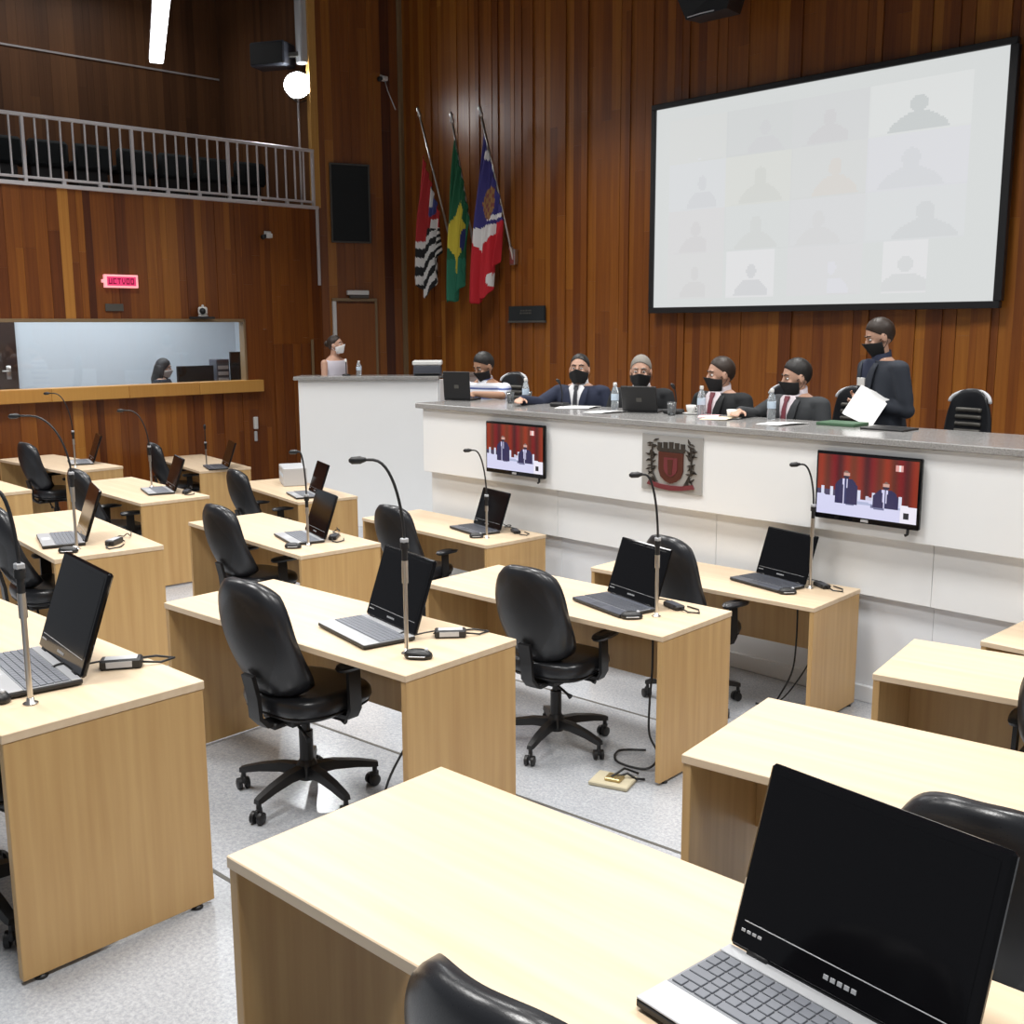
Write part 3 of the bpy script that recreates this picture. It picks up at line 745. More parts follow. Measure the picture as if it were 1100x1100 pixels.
# black loudspeaker hanging at the top edge
t = empty('hanging_loudspeaker', (-7.0, 9.5, 4.89), R(12), 'black loudspeaker hanging high above the projection screen', 'loudspeaker')
mb = MB(); mb.loft([[(-.22, -.16, 0), (.24, -.20, .03), (.22, .18, .06), (-.22, .18, .04)], [(-.36, -.22, .34), (.36, -.24, .36), (.32, .22, .40), (-.32, .22, .36)], [(-.36, -.20, .60), (.36, -.20, .60), (.32, .22, .60), (-.32, .22, .60)]])
mb.build('cabinet', M['plastic'], t)
MB().cbox(-.25, -.225, .30, .28, -.20, .56, .004).build('grille', M['darkgrey'], t)
MB().tube([(0, 0, .6), (0, 0, ZC-4.89)], .02, 8).build('hanger', M['plastic'], t)
MB().tube([(-.2, -.17, .02), (-.05, -.19, .03), (.1, -.195, .035)], .006, 6).build('edge_trim', M['lightgrey'], t)
# ------------------------------------------------------------------ desks
DW, DD, DH = 1.643, .621, .75
DESKS = {'T0': (-1.41, 5.785, 0., 1), 'F1': (-4.023, 5.690, .075, 1), 'F2': (-6.6789, 5.6443, -.0246, 1), 'F3': (-9.3704, 5.8428, -.1462, 1), 'F4': (-12.0772, 6.2428, -.1375, 1),
         'T1': (-1.349, 4.5352, .1898, 2), 'S1': (-3.8916, 4.1291, .0662, 2), 'S3': (-6.619, 4.0008, -.0398, 2), 'S4': (-9.3567, 4.1856, -.024, 2), 'S5': (-11.8297, 4.4488, .0653, 2),
         'N': (-1.0995, 2.9025, .1621, 3), 'S2': (-3.8613, 2.5621, .0876, 3), 'L2': (-6.7682, 2.5585, -.0848, 3), 'L3': (-9.5746, 2.754, 0., 3),
         'B': (-1.1275, 1.3708, .0694, 4), 'L1': (-3.7954, 1.1597, .0615, 4)}
WHERE = {'T0': 'at the right frame edge against the dais plinth', 'F1': 'in the front row below the right-hand television', 'F2': 'in the front row below the left-hand television',
         'F3': 'in the front row in front of the white lectern block', 'F4': 'at the far left end of the front row',
         'T1': 'in the second row from the dais at the right frame edge', 'S1': 'in the second row directly below the coat of arms', 'S3': 'in the second row, just behind the centre desk',
         'S4': 'in the second row below the control room window', 'S5': 'at the far left end of the second row',
         'N': 'in the third row behind the big open laptop at right', 'S2': 'in the third row at the centre of the picture', 'L2': 'in the third row at left, behind the nearest left desk',
         'L3': 'at the left frame edge in the third row, farthest left', 'B': 'in the nearest row at the bottom, right of the centre aisle', 'L1': 'in the nearest row at the left frame edge'}
def wpt(n, lx, ly, z=0.):
    x, y, th, r = DESKS[n]; c, s = math.cos(th), math.sin(th)
    return (x+c*lx-s*ly, y+s*lx+c*ly, ROWZ[r]+z)
def make_desk():
    t = empty('desk')
    MB().cbox(-DW/2, -DD/2, DH-.028, DW/2, DD/2, DH, .0025).build('tabletop', [M['maple_top']], t)
    for s in (-1, 1):
        x0, x1 = (-DW/2+.003, -DW/2+.031) if s < 0 else (DW/2-.031, DW/2-.003)
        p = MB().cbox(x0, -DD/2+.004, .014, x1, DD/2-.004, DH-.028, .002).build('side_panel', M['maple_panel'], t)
        for y in (-DD/2+.06, DD/2-.06):
            MB().lathe([(.018, 0), (.020, .004), (.013, .008), (.010, .016)], 14, at=((x0+x1)/2, y, 0)).build('levelling_foot', M['plastic'], p, smooth=True)
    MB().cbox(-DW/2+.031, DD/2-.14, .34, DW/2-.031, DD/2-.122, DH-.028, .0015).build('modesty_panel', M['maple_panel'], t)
    MB().tube([(.63, -.10, DH-.0281), (.63, -.10, DH-.045)], .024, 12).build('cable_grommet', M['plastic'], t, smooth=True)
    return t
DK = {}
for i, n in enumerate(DESKS):
    t = make_desk() if i == 0 else copy_tree(DK['T0'])
    x, y, th, r = DESKS[n]; t.location = (x, y, ROWZ[r]); t.rotation_euler = (0, 0, th); DK[n] = t
    tag(t, 'light maple desk '+WHERE[n], 'desk', 'maple desks in curved rows')

# ------------------------------------------------------------------ task chairs
def superell(a, b, n, e, cx=0., cy=0.):
    out = []
    for k in range(n):
        t = 2*math.pi*k/n; c, s = math.cos(t), math.sin(t)
        out.append((cx+a*math.copysign(abs(c)**(2/e), c), cy+b*math.copysign(abs(s)**(2/e), s)))
    return out
def cushion(mb, a, b, z0, z1, e=3.2, n=36, sag=.012, cx=0, cy=0, mi=0):
    rings = []
    for (k, z) in ((.90, z0), (.97, z0+.012), (1., z0+(z1-z0)*.45), (.985, z1-.018), (.94, z1-.004), (.80, z1)):
        rings.append([Vector((x, y, z-(.02*max(0, (y-cy)/b)**2 if z > z0+.02 else 0))) for x, y in superell(a*k, b*k, n, e, cx, cy)])
    mb.loft(rings, mi); return mb
def backrest(mb, w0, w1, z0, h, thick, tilt, curve, y0, nu=22, nv=26, mi=0, e=2.6):
    """padded shell: outline a rounded trapezium, bent around the sitter's back, leaning back"""
    def P(u, v, side):        # u,v in -1..1
        wid = (w0+(w1-w0)*(v+1)/2)
        x = wid*u; zz = z0+h*(v+1)/2
        edge = max(abs(u), abs(v)); rim = .16+.84*max(0., 1-edge**6)
        y = y0-math.tan(tilt)*(zz-z0)+curve*(u*u)-.035*math.sin((v+1)*1.6)
        return Vector((x, y+side*(thick*.5)*(rim**.5), zz))
    def sq(u, v):             # square -> rounded square
        k = 0.40
        return u*math.sqrt(1-k*v*v*abs(v)), v*math.sqrt(1-k*u*u*abs(u))
    grids = []
    for side in (1, -1):
        g = []
        for j in range(nv+1):
            rowp = []
            for i in range(nu+1):
                u, v = 2*i/nu-1, 2*j/nv-1
                a, b = sq(u, v); p = P(u, v, side); q = P(a, b, side); rowp.append(Vector((q.x, p.y, q.z)))
            g.append(rowp)
        grids.append(g)
    vs = []; fs = []; L = (nu+1)*(nv+1)
    for g in grids: vs += [p for r_ in g for p in r_]
    for j in range(nv):
        for i in range(nu):
            a = j*(nu+1)+i; fs.append((a+1, a, a+nu+1, a+nu+2)); fs.append((L+a, L+a+1, L+a+nu+2, L+a+nu+1))
    rim = [i for i in range(nu+1)]+[j*(nu+1)+nu for j in range(1, nv+1)]+[nv*(nu+1)+i for i in range(nu-1, -1, -1)]+[j*(nu+1) for j in range(nv-1, 0, -1)]
    for a, b in zip(rim, rim[1:]+rim[:1]): fs.append((a, b, L+b, L+a))
    mb.add(vs, fs, mi); return mb
def make_chair():
    t = empty('task_chair')
    hub = MB().lathe([(.045, .085), (.05, .10), (.045, .15), (.032, .17)], 20)
    for k in range(5):
        a = 2*math.pi*k/5-.157; c, s = math.cos(a), math.sin(a)
        rings = []
        for (r, zc, hw, hh) in ((.03, .125, .026, .024), (.12, .128, .024, .020), (.22, .115, .021, .016), (.295, .098, .018, .013), (.315, .094, .015, .010)):
            rings.append([Vector((c*r-s*p, s*r+c*p, zc+q)) for p, q in ((-hw, -hh), (hw, -hh), (hw*.8, hh), (-hw*.8, hh))])
        hub.loft(rings)
    star = hub.build('star_base', M['plastic'], t, autosmooth=45)
    for k in range(5):
        a = 2*math.pi*k/5-.157; c, s = math.cos(a), math.sin(a); x, y = .302*c, .302*s; mb = MB()
        mb.tube([(x, y, .096), (x, y, .055)], .011, 8)
        an = a+.9+k; ca, sa = math.cos(an), math.sin(an)
        for d in (-.017, .017):
            mx = Matrix.Translation((x+ca*d-sa*.012, y+sa*d+ca*.012, .026)) @ Matrix.Rotation(an, 4, 'Z') @ Matrix.Rotation(math.pi/2, 4, 'Y')
            mb.lathe([(.018, -.011), (.026, -.008), (.026, .008), (.018, .011)], 18, mx=mx)
        mb.cbox(-.008, -.024, .03, .008, .02, .062, .004, mx=Matrix.Translation((x-sa*.006, y+ca*.006, 0)) @ Matrix.Rotation(an, 4, 'Z'))
        mb.build('caster', M['plastic'], star, autosmooth=40)
    MB().tube([(0, 0, .15), (0, 0, .30)], .030, 16).tube([(0, 0, .29), (0, 0, .40)], .020, 16).build('gas_column', M['plastic'], t, autosmooth=40)
    mb = MB().cbox(-.10, -.15, .372, .10, .12, .418, .010).cbox(-.045, -.20, .365, .045, .06, .395, .008)
    mb.tube([(.08, .02, .39), (.20, .03, .385), (.225, .03, .38)], [.008, .008, .012], 8).tube([(-.08, -.04, .39), (-.19, -.05, .38), (-.215, -.05, .375)], [.007, .007, .014], 8)
    mb.tube([(.05, -.10, .385), (.15, -.12, .345), (.175, -.125, .335)], [.007, .007, .014], 8)
    mb.build('tilt_mechanism', M['plastic'], t, autosmooth=40)
    cushion(MB(), .245, .235, .43, .515, cy=.02).build('seat', M['leather'], t, smooth=True)
    cushion(MB(), .235, .225, .412, .452, cy=.02).build('seat_shell', M['plastic'], t, smooth=True)
    mb = MB(); path = [(0, -.13, .385), (0, -.22, .39), (0, -.255, .43), (0, -.262, .52), (0, -.285, .62)]
    rings = []
    for i, p in enumerate(path):
        p = Vector(p); q = Vector(path[min(i+1, 4)])-Vector(path[max(i-1, 0)]); q.normalize(); n_ = Vector((0, -q.z, q.y))
        rings.append([p+Vector((sx*.035, 0, 0))+n_*sy*.010 for sx, sy in ((-1, -1), (1, -1), (1, 1), (-1, 1))])
    mb.loft(rings).build('back_bar', M['plastic'], t, autosmooth=40)
    backrest(MB(), .225, .205, .50, .525, .080, R(16), .065, -.165).build('backrest', M['leather'], t, smooth=True)
    backrest(MB(), .205, .188, .53, .46, .03, R(16), .065, -.205).build('back_shell', M['plastic'], t, smooth=True)
    for s in (-1, 1):
        mb = MB(); pth = [(s*.12, .05, .40), (s*.245, .05, .405), (s*.262, .05, .44), (s*.258, .05, .62)]; rings = []
        for i, p in enumerate(pth):
            p = Vector(p); q = Vector(pth[min(i+1, 3)])-Vector(pth[max(i-1, 0)]); q.normalize(); n_ = Vector((q.z, 0, -q.x))
            rings.append([p+Vector((0, sx*.032, 0))+n_*sy*.009 for sx, sy in ((-1, -1), (1, -1), (1, 1), (-1, 1))])
        arm = mb.loft(rings).build('armrest', M['plastic'], t, autosmooth=40)
        cushion(MB(), .036, .115, .615, .645, e=3, n=24, cx=s*.254, cy=.08).build('arm_pad', M['leather'], arm, smooth=True)
    return t
CHAIRS = [  # desk, local x, y, yaw offset, height scale, label
    ('S2', .03, -.17, 2, 1., 'black leather task chair standing at the centre desk, whole base visible'),
    ('S1', .10, -.23, 6, 1., 'black leather task chair at the desk below the coat of arms'),
    ('S3', .08, -.24, 4, 1., 'black leather task chair at the second row desk, just behind the centre chair'),
    ('F3', .14, -.38, 4, 1., 'small black chair at the front row desk before the lectern block'),
    ('F2', .10, -.42, 8, 1., 'black chair at the front row desk below the left television, behind a gooseneck microphone'),
    ('F1', .05, -.36, -9, 1.10, 'black chair behind the open laptop, at the desk below the right television'),
    ('N', .12, -.46, 0, 1., 'black chair with shiny rounded top just behind the big open laptop'),
    ('B', .10, -.195, 0, .93, 'nearest black chair, only its shiny back top showing at the bottom edge'),
    ('S5', .22, -.16, 0, 1., 'black chair with bright top at the far left end desk by the wood wall'),
    ('S4', .28, -.34, 0, 1., 'black chair half hidden behind the side-on laptop at left'),
    ('F4', -.08, -.26, 0, 1., 'distant black chair at the desk by the wood wall door'),
    ('L2', .30, -.20, 0, 1., 'black chair cut by the left frame edge, behind a microphone pole'),
    ('L1', .30, -.25, 10, 1., 'black chair at the bottom left edge, hidden behind the nearest desk panel'),
    ('T1', -.02, -.22, 0, 1., 'black chair cut by the right frame edge at the second row desk')]
ch0 = None
for n, lx, ly, yaw, sc, lab in CHAIRS:
    t = make_chair() if ch0 is None else copy_tree(ch0)
    if ch0 is None: ch0 = t
    t.location = wpt(n, lx, ly); t.rotation_euler = (0, 0, DESKS[n][2]+R(yaw)); t.scale = (1, 1, sc)
    tag(t, lab, 'chair', 'black task chairs at the maple desks')

# ------------------------------------------------------------------ laptops
def make_laptop(light, w=.425, h=.315, d=.232):
    t = empty('laptop'); K = M['key'] if light else M['keydark']; S = M['silver'] if light else M['darksilver']
    base = MB().cbox(-w/2, -d, .004, w/2, .004, .020, .004).build('base', M['plastic'], t)
    MB().cbox(-w/2+.001, -d+.001, .0195, w/2-.001, -d+.071, .0225, .0012).build('palm_rest', S, base)
    MB().cbox(-w/2+.001, -.028, .0195, w/2-.001, .0, .0225, .0012).build('speaker_strip', S, base)
    MB().cbox(-w/2+.001, -d+.072, .0190, w/2-.001, -.0285, .0210, .001).build('key_bed', M['keygap'], base)
    mb = MB(); rows = 6; nx = 18; ky0 = -d+.076; ky1 = -.032; kw = (w-.014)/nx; kh = (ky1-ky0)/rows
    for r in range(rows):
        x = -w/2+.007; c = 0
        while c < nx:
            span = 1
            if r == 0 and c == 4: span = 5
            elif r in (1, 2) and c == 0: span = 2
            span = min(span, nx-c)
            mb.cbox(x+.0012, ky0+r*kh+.0012, .0210, x+kw*span-.0012, ky0+(r+1)*kh-.0012, .0245, .0009)
            x += kw*span; c += span
    mb.build('keyboard', K, base)
    MB().cbox(-.055, -d+.015, .0222, .035, -d+.060, .0232, .0004).build('touchpad', M['lightgrey'] if light else M['keydark'], base)
    ti = R(19); mx = Matrix.Translation((0, .002, .022)) @ Matrix.Rotation(-ti, 4, 'X')
    lid = MB().cbox(-w/2, -.006, .0, w/2, .012, h, .006, mx=mx).build('lid', M['gloss'], t)
    MB().cbox(-w/2+.018, -.0068, .052, w/2-.018, -.0055, h-.018, .0003, mx=mx).build('screen', M['screen_off'], lid)
    mb = MB().cbox(-w/2+.022, -.0072, .0475, w/2-.022, -.0060, .0492, .0003, mx=mx)
    for k in range(5): mb.cbox(-.030+k*.0125, -.0072, .0225, -.030+k*.0125+.009, -.0060, .0300, .0003, mx=mx)
    for k in range(4): mb.cbox(-w/2+.020+k*.011, -.0072, .0300, -w/2+.028+k*.011, -.0060, .0350, .0003, mx=mx)
    mb.build('bezel_marks', M['silver'], lid)
    mb = MB()
    mb.tube([(-w/2+.04, .004, .021), (-w/2+.08, .004, .021), (-w/2+.081, .004, .021), (w/2-.081, .004, .021), (w/2-.08, .004, .021), (w/2-.04, .004, .021)], [.010, .010, .006, .006, .010, .010], 12)
    mb.build('hinge', M['plastic'], t, smooth=True)
    return t
LAPS = {'B': (-.772, 1.444, -3.9, 1.02, 1), 'S2': (-3.551, 2.66, -8.6, 1., 1), 'S1': (-3.557, 4.238, -12.5, .98, 0), 'F1': (-3.681, 5.859, -11.4, 1., 0), 'F2': (-6.343, 5.745, -11.3, .98, 0),
        'S3': (-6.258, 4.058, -14.7, .98, 1), 'L1': (-3.435, 1.245, -4.7, 1.05, 1), 'L2': (-6.435, 2.515, -15.7, 1., 1), 'S4': (-9.015, 4.348, -15.2, .95, 1), 'F3': (-8.871, 5.766, -18.4, .98, 1),
        'F4': (-11.411, 6.203, -18.1, .95, 0), 'S5': (-11.581, 4.697, -15.8, .95, 1)}
LLAB = {'B': 'large open black laptop with silver keyboard in the bottom right foreground', 'S2': 'open laptop with pale silver keyboard on the centre desk', 'S1': 'open black laptop with blue-grey keyboard on the desk below the coat of arms',
        'F1': 'open laptop with greyish reflecting screen on the desk below the right television', 'F2': 'open dark laptop on the front row desk below the left television', 'S3': 'open laptop with grey keyboard on the desk behind the centre desk',
        'L1': 'open laptop with silver keyboard on the nearest left desk, cut by the frame', 'L2': 'laptop seen side-on on the third row left desk beside a microphone pole', 'S4': 'side-on laptop on the second row desk left of the aisle, screen edge toward camera',
        'F3': 'partly hidden laptop on the front row desk before the white lectern block', 'F4': 'small distant laptop on the far desk by the wood wall door', 'S5': 'small distant laptop on the far left desk under the control room sill'}
protos = {}
for n, (x, y, yaw, sc, light) in LAPS.items():
    t = copy_tree(protos[light]) if light in protos else make_laptop(light)
    protos.setdefault(light, t)
    t.location = (x, y, ROWZ[DESKS[n][3]]+DH); t.rotation_euler = (0, 0, R(yaw)); t.scale = (sc, sc, sc)
    tag(t, LLAB[n], 'laptop', 'open laptops on the maple desks')

# ------------------------------------------------------------------ microphones, mice, adapters, cables
def make_mic(n, x, y, H, up, lat, label):
    z = ROWZ[DESKS[n][3]]+DH; t = empty('microphone', (x, y, z), 0, label, 'microphone', 'gooseneck microphones on the desks')
    MB().lathe([(.022, 0), (.022, .004), (.012, .008), (.0095, .02)], 18).build('base_flange', M['chrome'], t, smooth=True)
    MB().tube([(0, 0, .004), (0, 0, H*.62)], .0085, 12).tube([(0, 0, H*.60), (0, 0, H-.10)], .0125, 12).build('pole', M['chrome'], t, autosmooth=40)
    MB().tube([(0, 0, H-.105), (0, 0, H-.02)], [.011, .012], 12).tube([(0, 0, H-.055), (0, 0, H-.03)], .017, 12).build('clamp', M['plastic'], t, autosmooth=40)
    MB().cbox(-.013, -.013, H-.03, .013, .013, H-.012, .003).build('collar', M['silver'], t)
    dx, dy = -.69, -.724; pts = []
    for k in range(15):
        s = k/14; r = lat*(s**1.7)*.92 if s < .8 else lat*(.8**1.7*.92+(s-.8)/.2*(.97-.8**1.7*.92))
        zz = up*math.sin(min(1, s*1.12)*math.pi/2)
        pts.append(Vector((dx*r, dy*r, H-.015+zz)))
    MB().tube(pts, .0058, 8).build('gooseneck', M['plastic'], t, smooth=True)
    d = (pts[-1]-pts[-2]).normalized() if lat > .03 else Vector((0, 0, 1)); 
    if lat > .03: d = (d+Vector((dx, dy, -.15))*.8).normalized()
    p = pts[-1]
    MB().tube([p-d*.01, p+d*.004, p+d*.012, p+d*.045, p+d*.056], [.007, .012, .0155, .0145, .006], 12).build('capsule_head', M['plastic'], t, smooth=True)
MICS = {'F1': (-3.454, 5.847, .545, .25, .105), 'F2': (-6.074, 5.506, .354, .347, .123), 'S1': (-3.301, 4.138, .416, .319, .094), 'S2': (-3.23, 2.499, .473, .307, .153), 'S3': (-6.062, 3.88, .36, .286, .051),
        'S4': (-9.377, 4.347, .393, .325, .223), 'S5': (-11.296, 4.413, .399, .392, .225), 'L2': (-6.165, 2.382, .465, .324, .285), 'L1': (-3.156, 1.052, .434, .213, .063), 'F4': (-11.736, 6.141, .295, .155, .0)}
MLAB = {'F1': 'gooseneck microphone on silver pole, left of the right-hand television', 'F2': 'gooseneck microphone on silver pole, left of the left-hand television', 'S1': 'gooseneck microphone on silver pole, its head left of the coat of arms plaque',
        'S2': 'tall gooseneck microphone on the centre desk, head against the white lectern block', 'S3': 'gooseneck microphone at the left edge of the white lectern block', 'S4': 'gooseneck microphone beside the side-on laptop below the control room window',
        'S5': 'distant gooseneck microphone on the far left desk against the wood wall', 'L2': 'gooseneck microphone bending far left on the third row left desk', 'L1': 'gooseneck microphone on silver pole at the left frame edge, nearest desk',
        'F4': 'short distant gooseneck microphone on the far desk by the wood wall door'}
for n, a in MICS.items(): make_mic(n, *a, MLAB[n])

def make_mouse():
    t = empty('mouse'); rings = []
    for (k, z) in ((.92, .002), (1., .010), (.97, .020), (.80, .030), (.45, .036)):
        rings.append([Vector((x, y-.006*(z/.036), z)) for x, y in superell(.032*k, .056*k, 24, 2.4)])
    b = MB().loft(rings).build('shell', M['plastic'], t, smooth=True)
    MB().tube([(-.006, .030, .033), (.006, .030, .033)], .008, 12).build('scroll_wheel', M['lightgrey'], b, smooth=True)
    MB().cbox(-.0335, -.035, .012, .0335, .03, .016, .0015).build('side_band', M['silver'], b)
    return t
MOUSE = {'F1': (-3.475, 5.63), 'F2': (-6.14, 5.46), 'S1': (-3.36, 4.02), 'S2': (-3.149, 2.495), 'S3': (-6.055, 3.76), 'L1': (-3.25, .98), 'L2': (-6.10, 2.31)}
MSL = {'F1': 'computer mouse beside the laptop with the greyish screen, below the right television', 'F2': 'computer mouse in front of the laptop below the left television', 'S1': 'computer mouse beside the blue-grey laptop, below the coat of arms', 'S2': 'dark computer mouse at the microphone foot on the centre desk',
       'S3': 'computer mouse beside the laptop on the desk behind the centre desk', 'L1': 'dark computer mouse beside the microphone on the nearest left desk', 'L2': 'computer mouse on the edge of the third row left desk'}
m0 = None
for n, (x, y) in MOUSE.items():
    t = make_mouse() if m0 is None else copy_tree(m0); m0 = m0 or t
    t.location = (x, y, ROWZ[DESKS[n][3]]+DH); t.rotation_euler = (0, 0, R({'L1': -60, 'S2': -50}.get(n, -40)))
    tag(t, MSL[n], 'mouse', 'computer mice on the desks')

def adapter(n, x, y, yaw, label, flat=False):
    t = empty('power_adapter', (x, y, ROWZ[DESKS[n][3]]+DH), R(yaw), label, 'power adapter', 'power adapters behind the laptops')
    MB().cbox(-.065, -.028, 0, .065, .028, .034 if not flat else .026, .006).build('brick', M['plastic'], t)
    MB().cbox(-.045, -.0285, .008, .035, -.0275, .028, .0003).cbox(-.05, -.02, .0335 if not flat else .0255, .05, .02, .0345 if not flat else .0262, .0003).build('rating_label', M['lightgrey'] if not flat else M['keydark'], t)
    pts = []
    for k in range(36):
        s = k/35; a = s*2*math.pi*1.6
        pts.append((-.07-.20*s+.045*math.sin(a), .03*math.cos(a*.8)-.03*s, .006+.022*abs(math.sin(a*.7))))
    MB().tube(pts, .0035, 6).build('cord', M['plastic'], t, smooth=True)
    MB().tube([(.065, 0, .015), (.12, .01, .006), (.16, .05, .006), (.10, .085, .006), (.02, .07, .006)], .004, 6).build('mains_lead', M['plastic'], t, smooth=True)
ADP = {'L1': (-3.30, 1.391, 60, 'black power adapter with silver label on the nearest left desk', False), 'S2': (-3.286, 2.771, 50, 'small power adapter with silver label right of the centre laptop', False),
       'S1': (-3.34, 4.33, -20, 'black power adapter behind the blue-grey laptop below the coat of arms', True), 'L2': (-6.155, 2.60, -50, 'power adapter beside the side-on laptop, third row left', False),
       'S3': (-6.14, 4.14, -45, 'power adapter beside the laptop behind the centre desk', True), 'F2': (-6.08, 5.82, -30, 'black power adapter behind the laptop below the left television', True),
       'S4': (-8.80, 4.40, -40, 'power adapter beside the side-on laptop in the second row', True), 'F1': (-3.42, 5.93, -30, 'black power adapter behind the greyish-screened laptop', True)}
for n, (x, y, yaw, lab, fl) in ADP.items(): adapter(n, x, y, yaw, lab, fl)

def cable(pts, rad, label, mat='plastic'):
    P = [Vector(p) for p in pts]; out = []
    for i in range(len(P)-1):
        a, b, c, d = P[max(i-1, 0)], P[i], P[i+1], P[min(i+2, len(P)-1)]
        for k in range(8):
            t = k/8; out.append(.5*((2*b)+(c-a)*t+(2*a-5*b+4*c-d)*t*t+(3*b-a-3*c+d)*t**3))
    out.append(P[-1])
    tag(MB().tube(out, rad, 6).build('cable', M[mat], smooth=True), label, 'cable')
def under(n, a): return [wpt(n, *q) for q in a]
cable(under('S1', [(.62, -.10, .705), (.62, -.10, .5), (.60, -.09, .30), (.61, -.10, .15), (.68, -.12, .06), (.66, -.2, .012), (.50, -.22, .012), (.42, -.10, .012), (.52, .0, .012)]), .006, 'dark cable hanging under the desk below the coat of arms to the floor')
cable(under('F1', [(.60, -.08, .705), (.60, -.08, .45), (.57, -.06, .25), (.50, -.08, .08), (.46, -.10, .012), (.36, -.12, .012)]), .006, 'dark cable hanging under the desk below the right television')
cable(under('F1', [(.70, .05, .45), (.62, .0, .25), (.52, -.06, .07), (.44, -.16, .014)]), .005, 'second, slanting cable under the desk below the right television')
cable(under('S2', [(.77, -.22, .50), (.70, -.30, .30), (.68, -.32, .12), (.74, -.33, .02), (.80, -.34, .009)]), .005, 'thin dark cable loop beside the panel of the centre desk')
# floor outlet with scraps beside the desk below the coat of arms
t = empty('floor_outlet', (-3.24, 3.75, Z2), R(20), 'beige and brass floor outlet with cable ends beside the desk panel', 'floor outlet')
MB().cbox(-.10, -.075, 0, .10, .075, .022, .005).build('cover', M['scrap'], t)
MB().cbox(-.03, -.04, .021, .05, .03, .040, .004).build('socket', M['gold'], t)
MB().tube([(.02, .0, .035), (.06, .04, .045), (.10, .05, .02), (.13, .09, .008)], .006, 6).tube([(.0, -.02, .04), (.03, .08, .05), (.08, .14, .01)], .006, 6).build('cable_end', M['plastic'], t, smooth=True)
# grey box on the far desk
x, y, z = wpt('F3', -.36, .16, DH)
t = empty('grey_box', (x, y, z), DESKS['F3'][2]-.3, 'light grey box with blue strip on the desk left of the lectern block', 'box')
MB().cbox(-.21, -.12, 0, .21, .12, .19, .008).build('body', M['lightgrey'], t)
MB().cbox(-.16, -.1225, .09, .18, -.118, .125, .001).build('blue_strip', M['label_blue'], t)
# ------------------------------------------------------------------ people
def remesh(name, mb, mat, parent, voxel=.008, it=4, mx=None):
    o = mb.build(name, mat); r = o.modifiers.new('r', 'REMESH'); r.mode = 'VOXEL'; r.voxel_size = voxel
    s = o.modifiers.new('s', 'SMOOTH'); s.factor = .5; s.iterations = it
    dg = bpy.context.evaluated_depsgraph_get(); me = bpy.data.meshes.new_from_object(o.evaluated_get(dg))
    old = o.data; o.modifiers.clear(); o.data = me; bpy.data.meshes.remove(old); me.name = name
    if not me.materials: me.materials.append(mat)
    me.polygons.foreach_set('use_smooth', [True]*len(me.polygons))
    o.parent = parent; return o
TZ = [(.54, .170, .125), (.62, .176, .130), (.74, .162, .118), (.88, .178, .126), (1.00, .194, .124), (1.07, .188, .106), (1.12, .140, .082), (1.155, .074, .066)]
def torso_at(z, dz):
    z -= dz
    if z <= TZ[0][0]: return TZ[0][1:]
    for a, b in zip(TZ, TZ[1:]):
        if z <= b[0]:
            t = (z-a[0])/(b[0]-a[0]); return (a[1]+(b[1]-a[1])*t, a[2]+(b[2]-a[2])*t)
    return TZ[-1][1:]
def torso_rings(dz, off=0., lo=.54, hi=1.155, n=28, lean=0.):
    zs = [lo+(hi-lo)*k/16 for k in range(17)]
    return [[Vector((x, y+lean*max(0, z-.6), z+dz)) for x, y in superell(torso_at(z+dz, dz)[0]+off, torso_at(z+dz, dz)[1]+off, n, 2.3)] for z in zs]
def limb(mb, pts, rad, sub=4):
    P = [Vector(p) for p in pts]; out = []; rr = []
    for i in range(len(P)-1):
        for k in range(sub):
            t = k/sub; out.append(P[i].lerp(P[i+1], t)); rr.append(rad[i]+(rad[i+1]-rad[i])*t)
    out.append(P[-1]); rr.append(rad[-1]); mb.tube(out, rr, 12)
    for p, r in zip(P, rad): mb.ball(p, r, nu=12, nv=8)
def hand(mb, wrist, d, palm_n, s, curl=.5):
    """palm, four fingers and a thumb; d: pointing direction, palm_n: palm normal, s: +1/-1 thumb side"""
    d = Vector(d).normalized(); n = Vector(palm_n); n = (n-d*n.dot(d)).normalized(); w = d.cross(n)*s; p = Vector(wrist)
    m = Matrix(((w.x, d.x, n.x, 0), (w.y, d.y, n.y, 0), (w.z, d.z, n.z, 0), (0, 0, 0, 1)))
    mb.ball((0, 0, 0), (.041, .052, .017), mx=Matrix.Translation(p+d*.045) @ m, nu=14, nv=8)
    for k, L in enumerate((.072, .080, .074, .058)):
        a = p+d*.080+w*(.030-.020*k); b = a+d*L*.42+n*L*.10*curl; c = b+d*L*.32*(1-.4*curl)+n*L*.30*curl; e = c+d*L*.22*(1-.8*curl)+n*L*.28*curl
        mb.tube([a-d*.02, a, b, c, e], [.0095, .0095, .009, .0085, .007], 8); mb.ball(e, .007, nu=8, nv=6)
    a = p+d*.028+w*.036; b = a+d*.026+w*.022+n*.010; c = b+d*.026+w*.006+n*.014
    mb.tube([p+d*.015+w*.015, a, b, c], [.013, .0125, .010, .0075], 8); mb.ball(c, .0075, nu=8, nv=6)
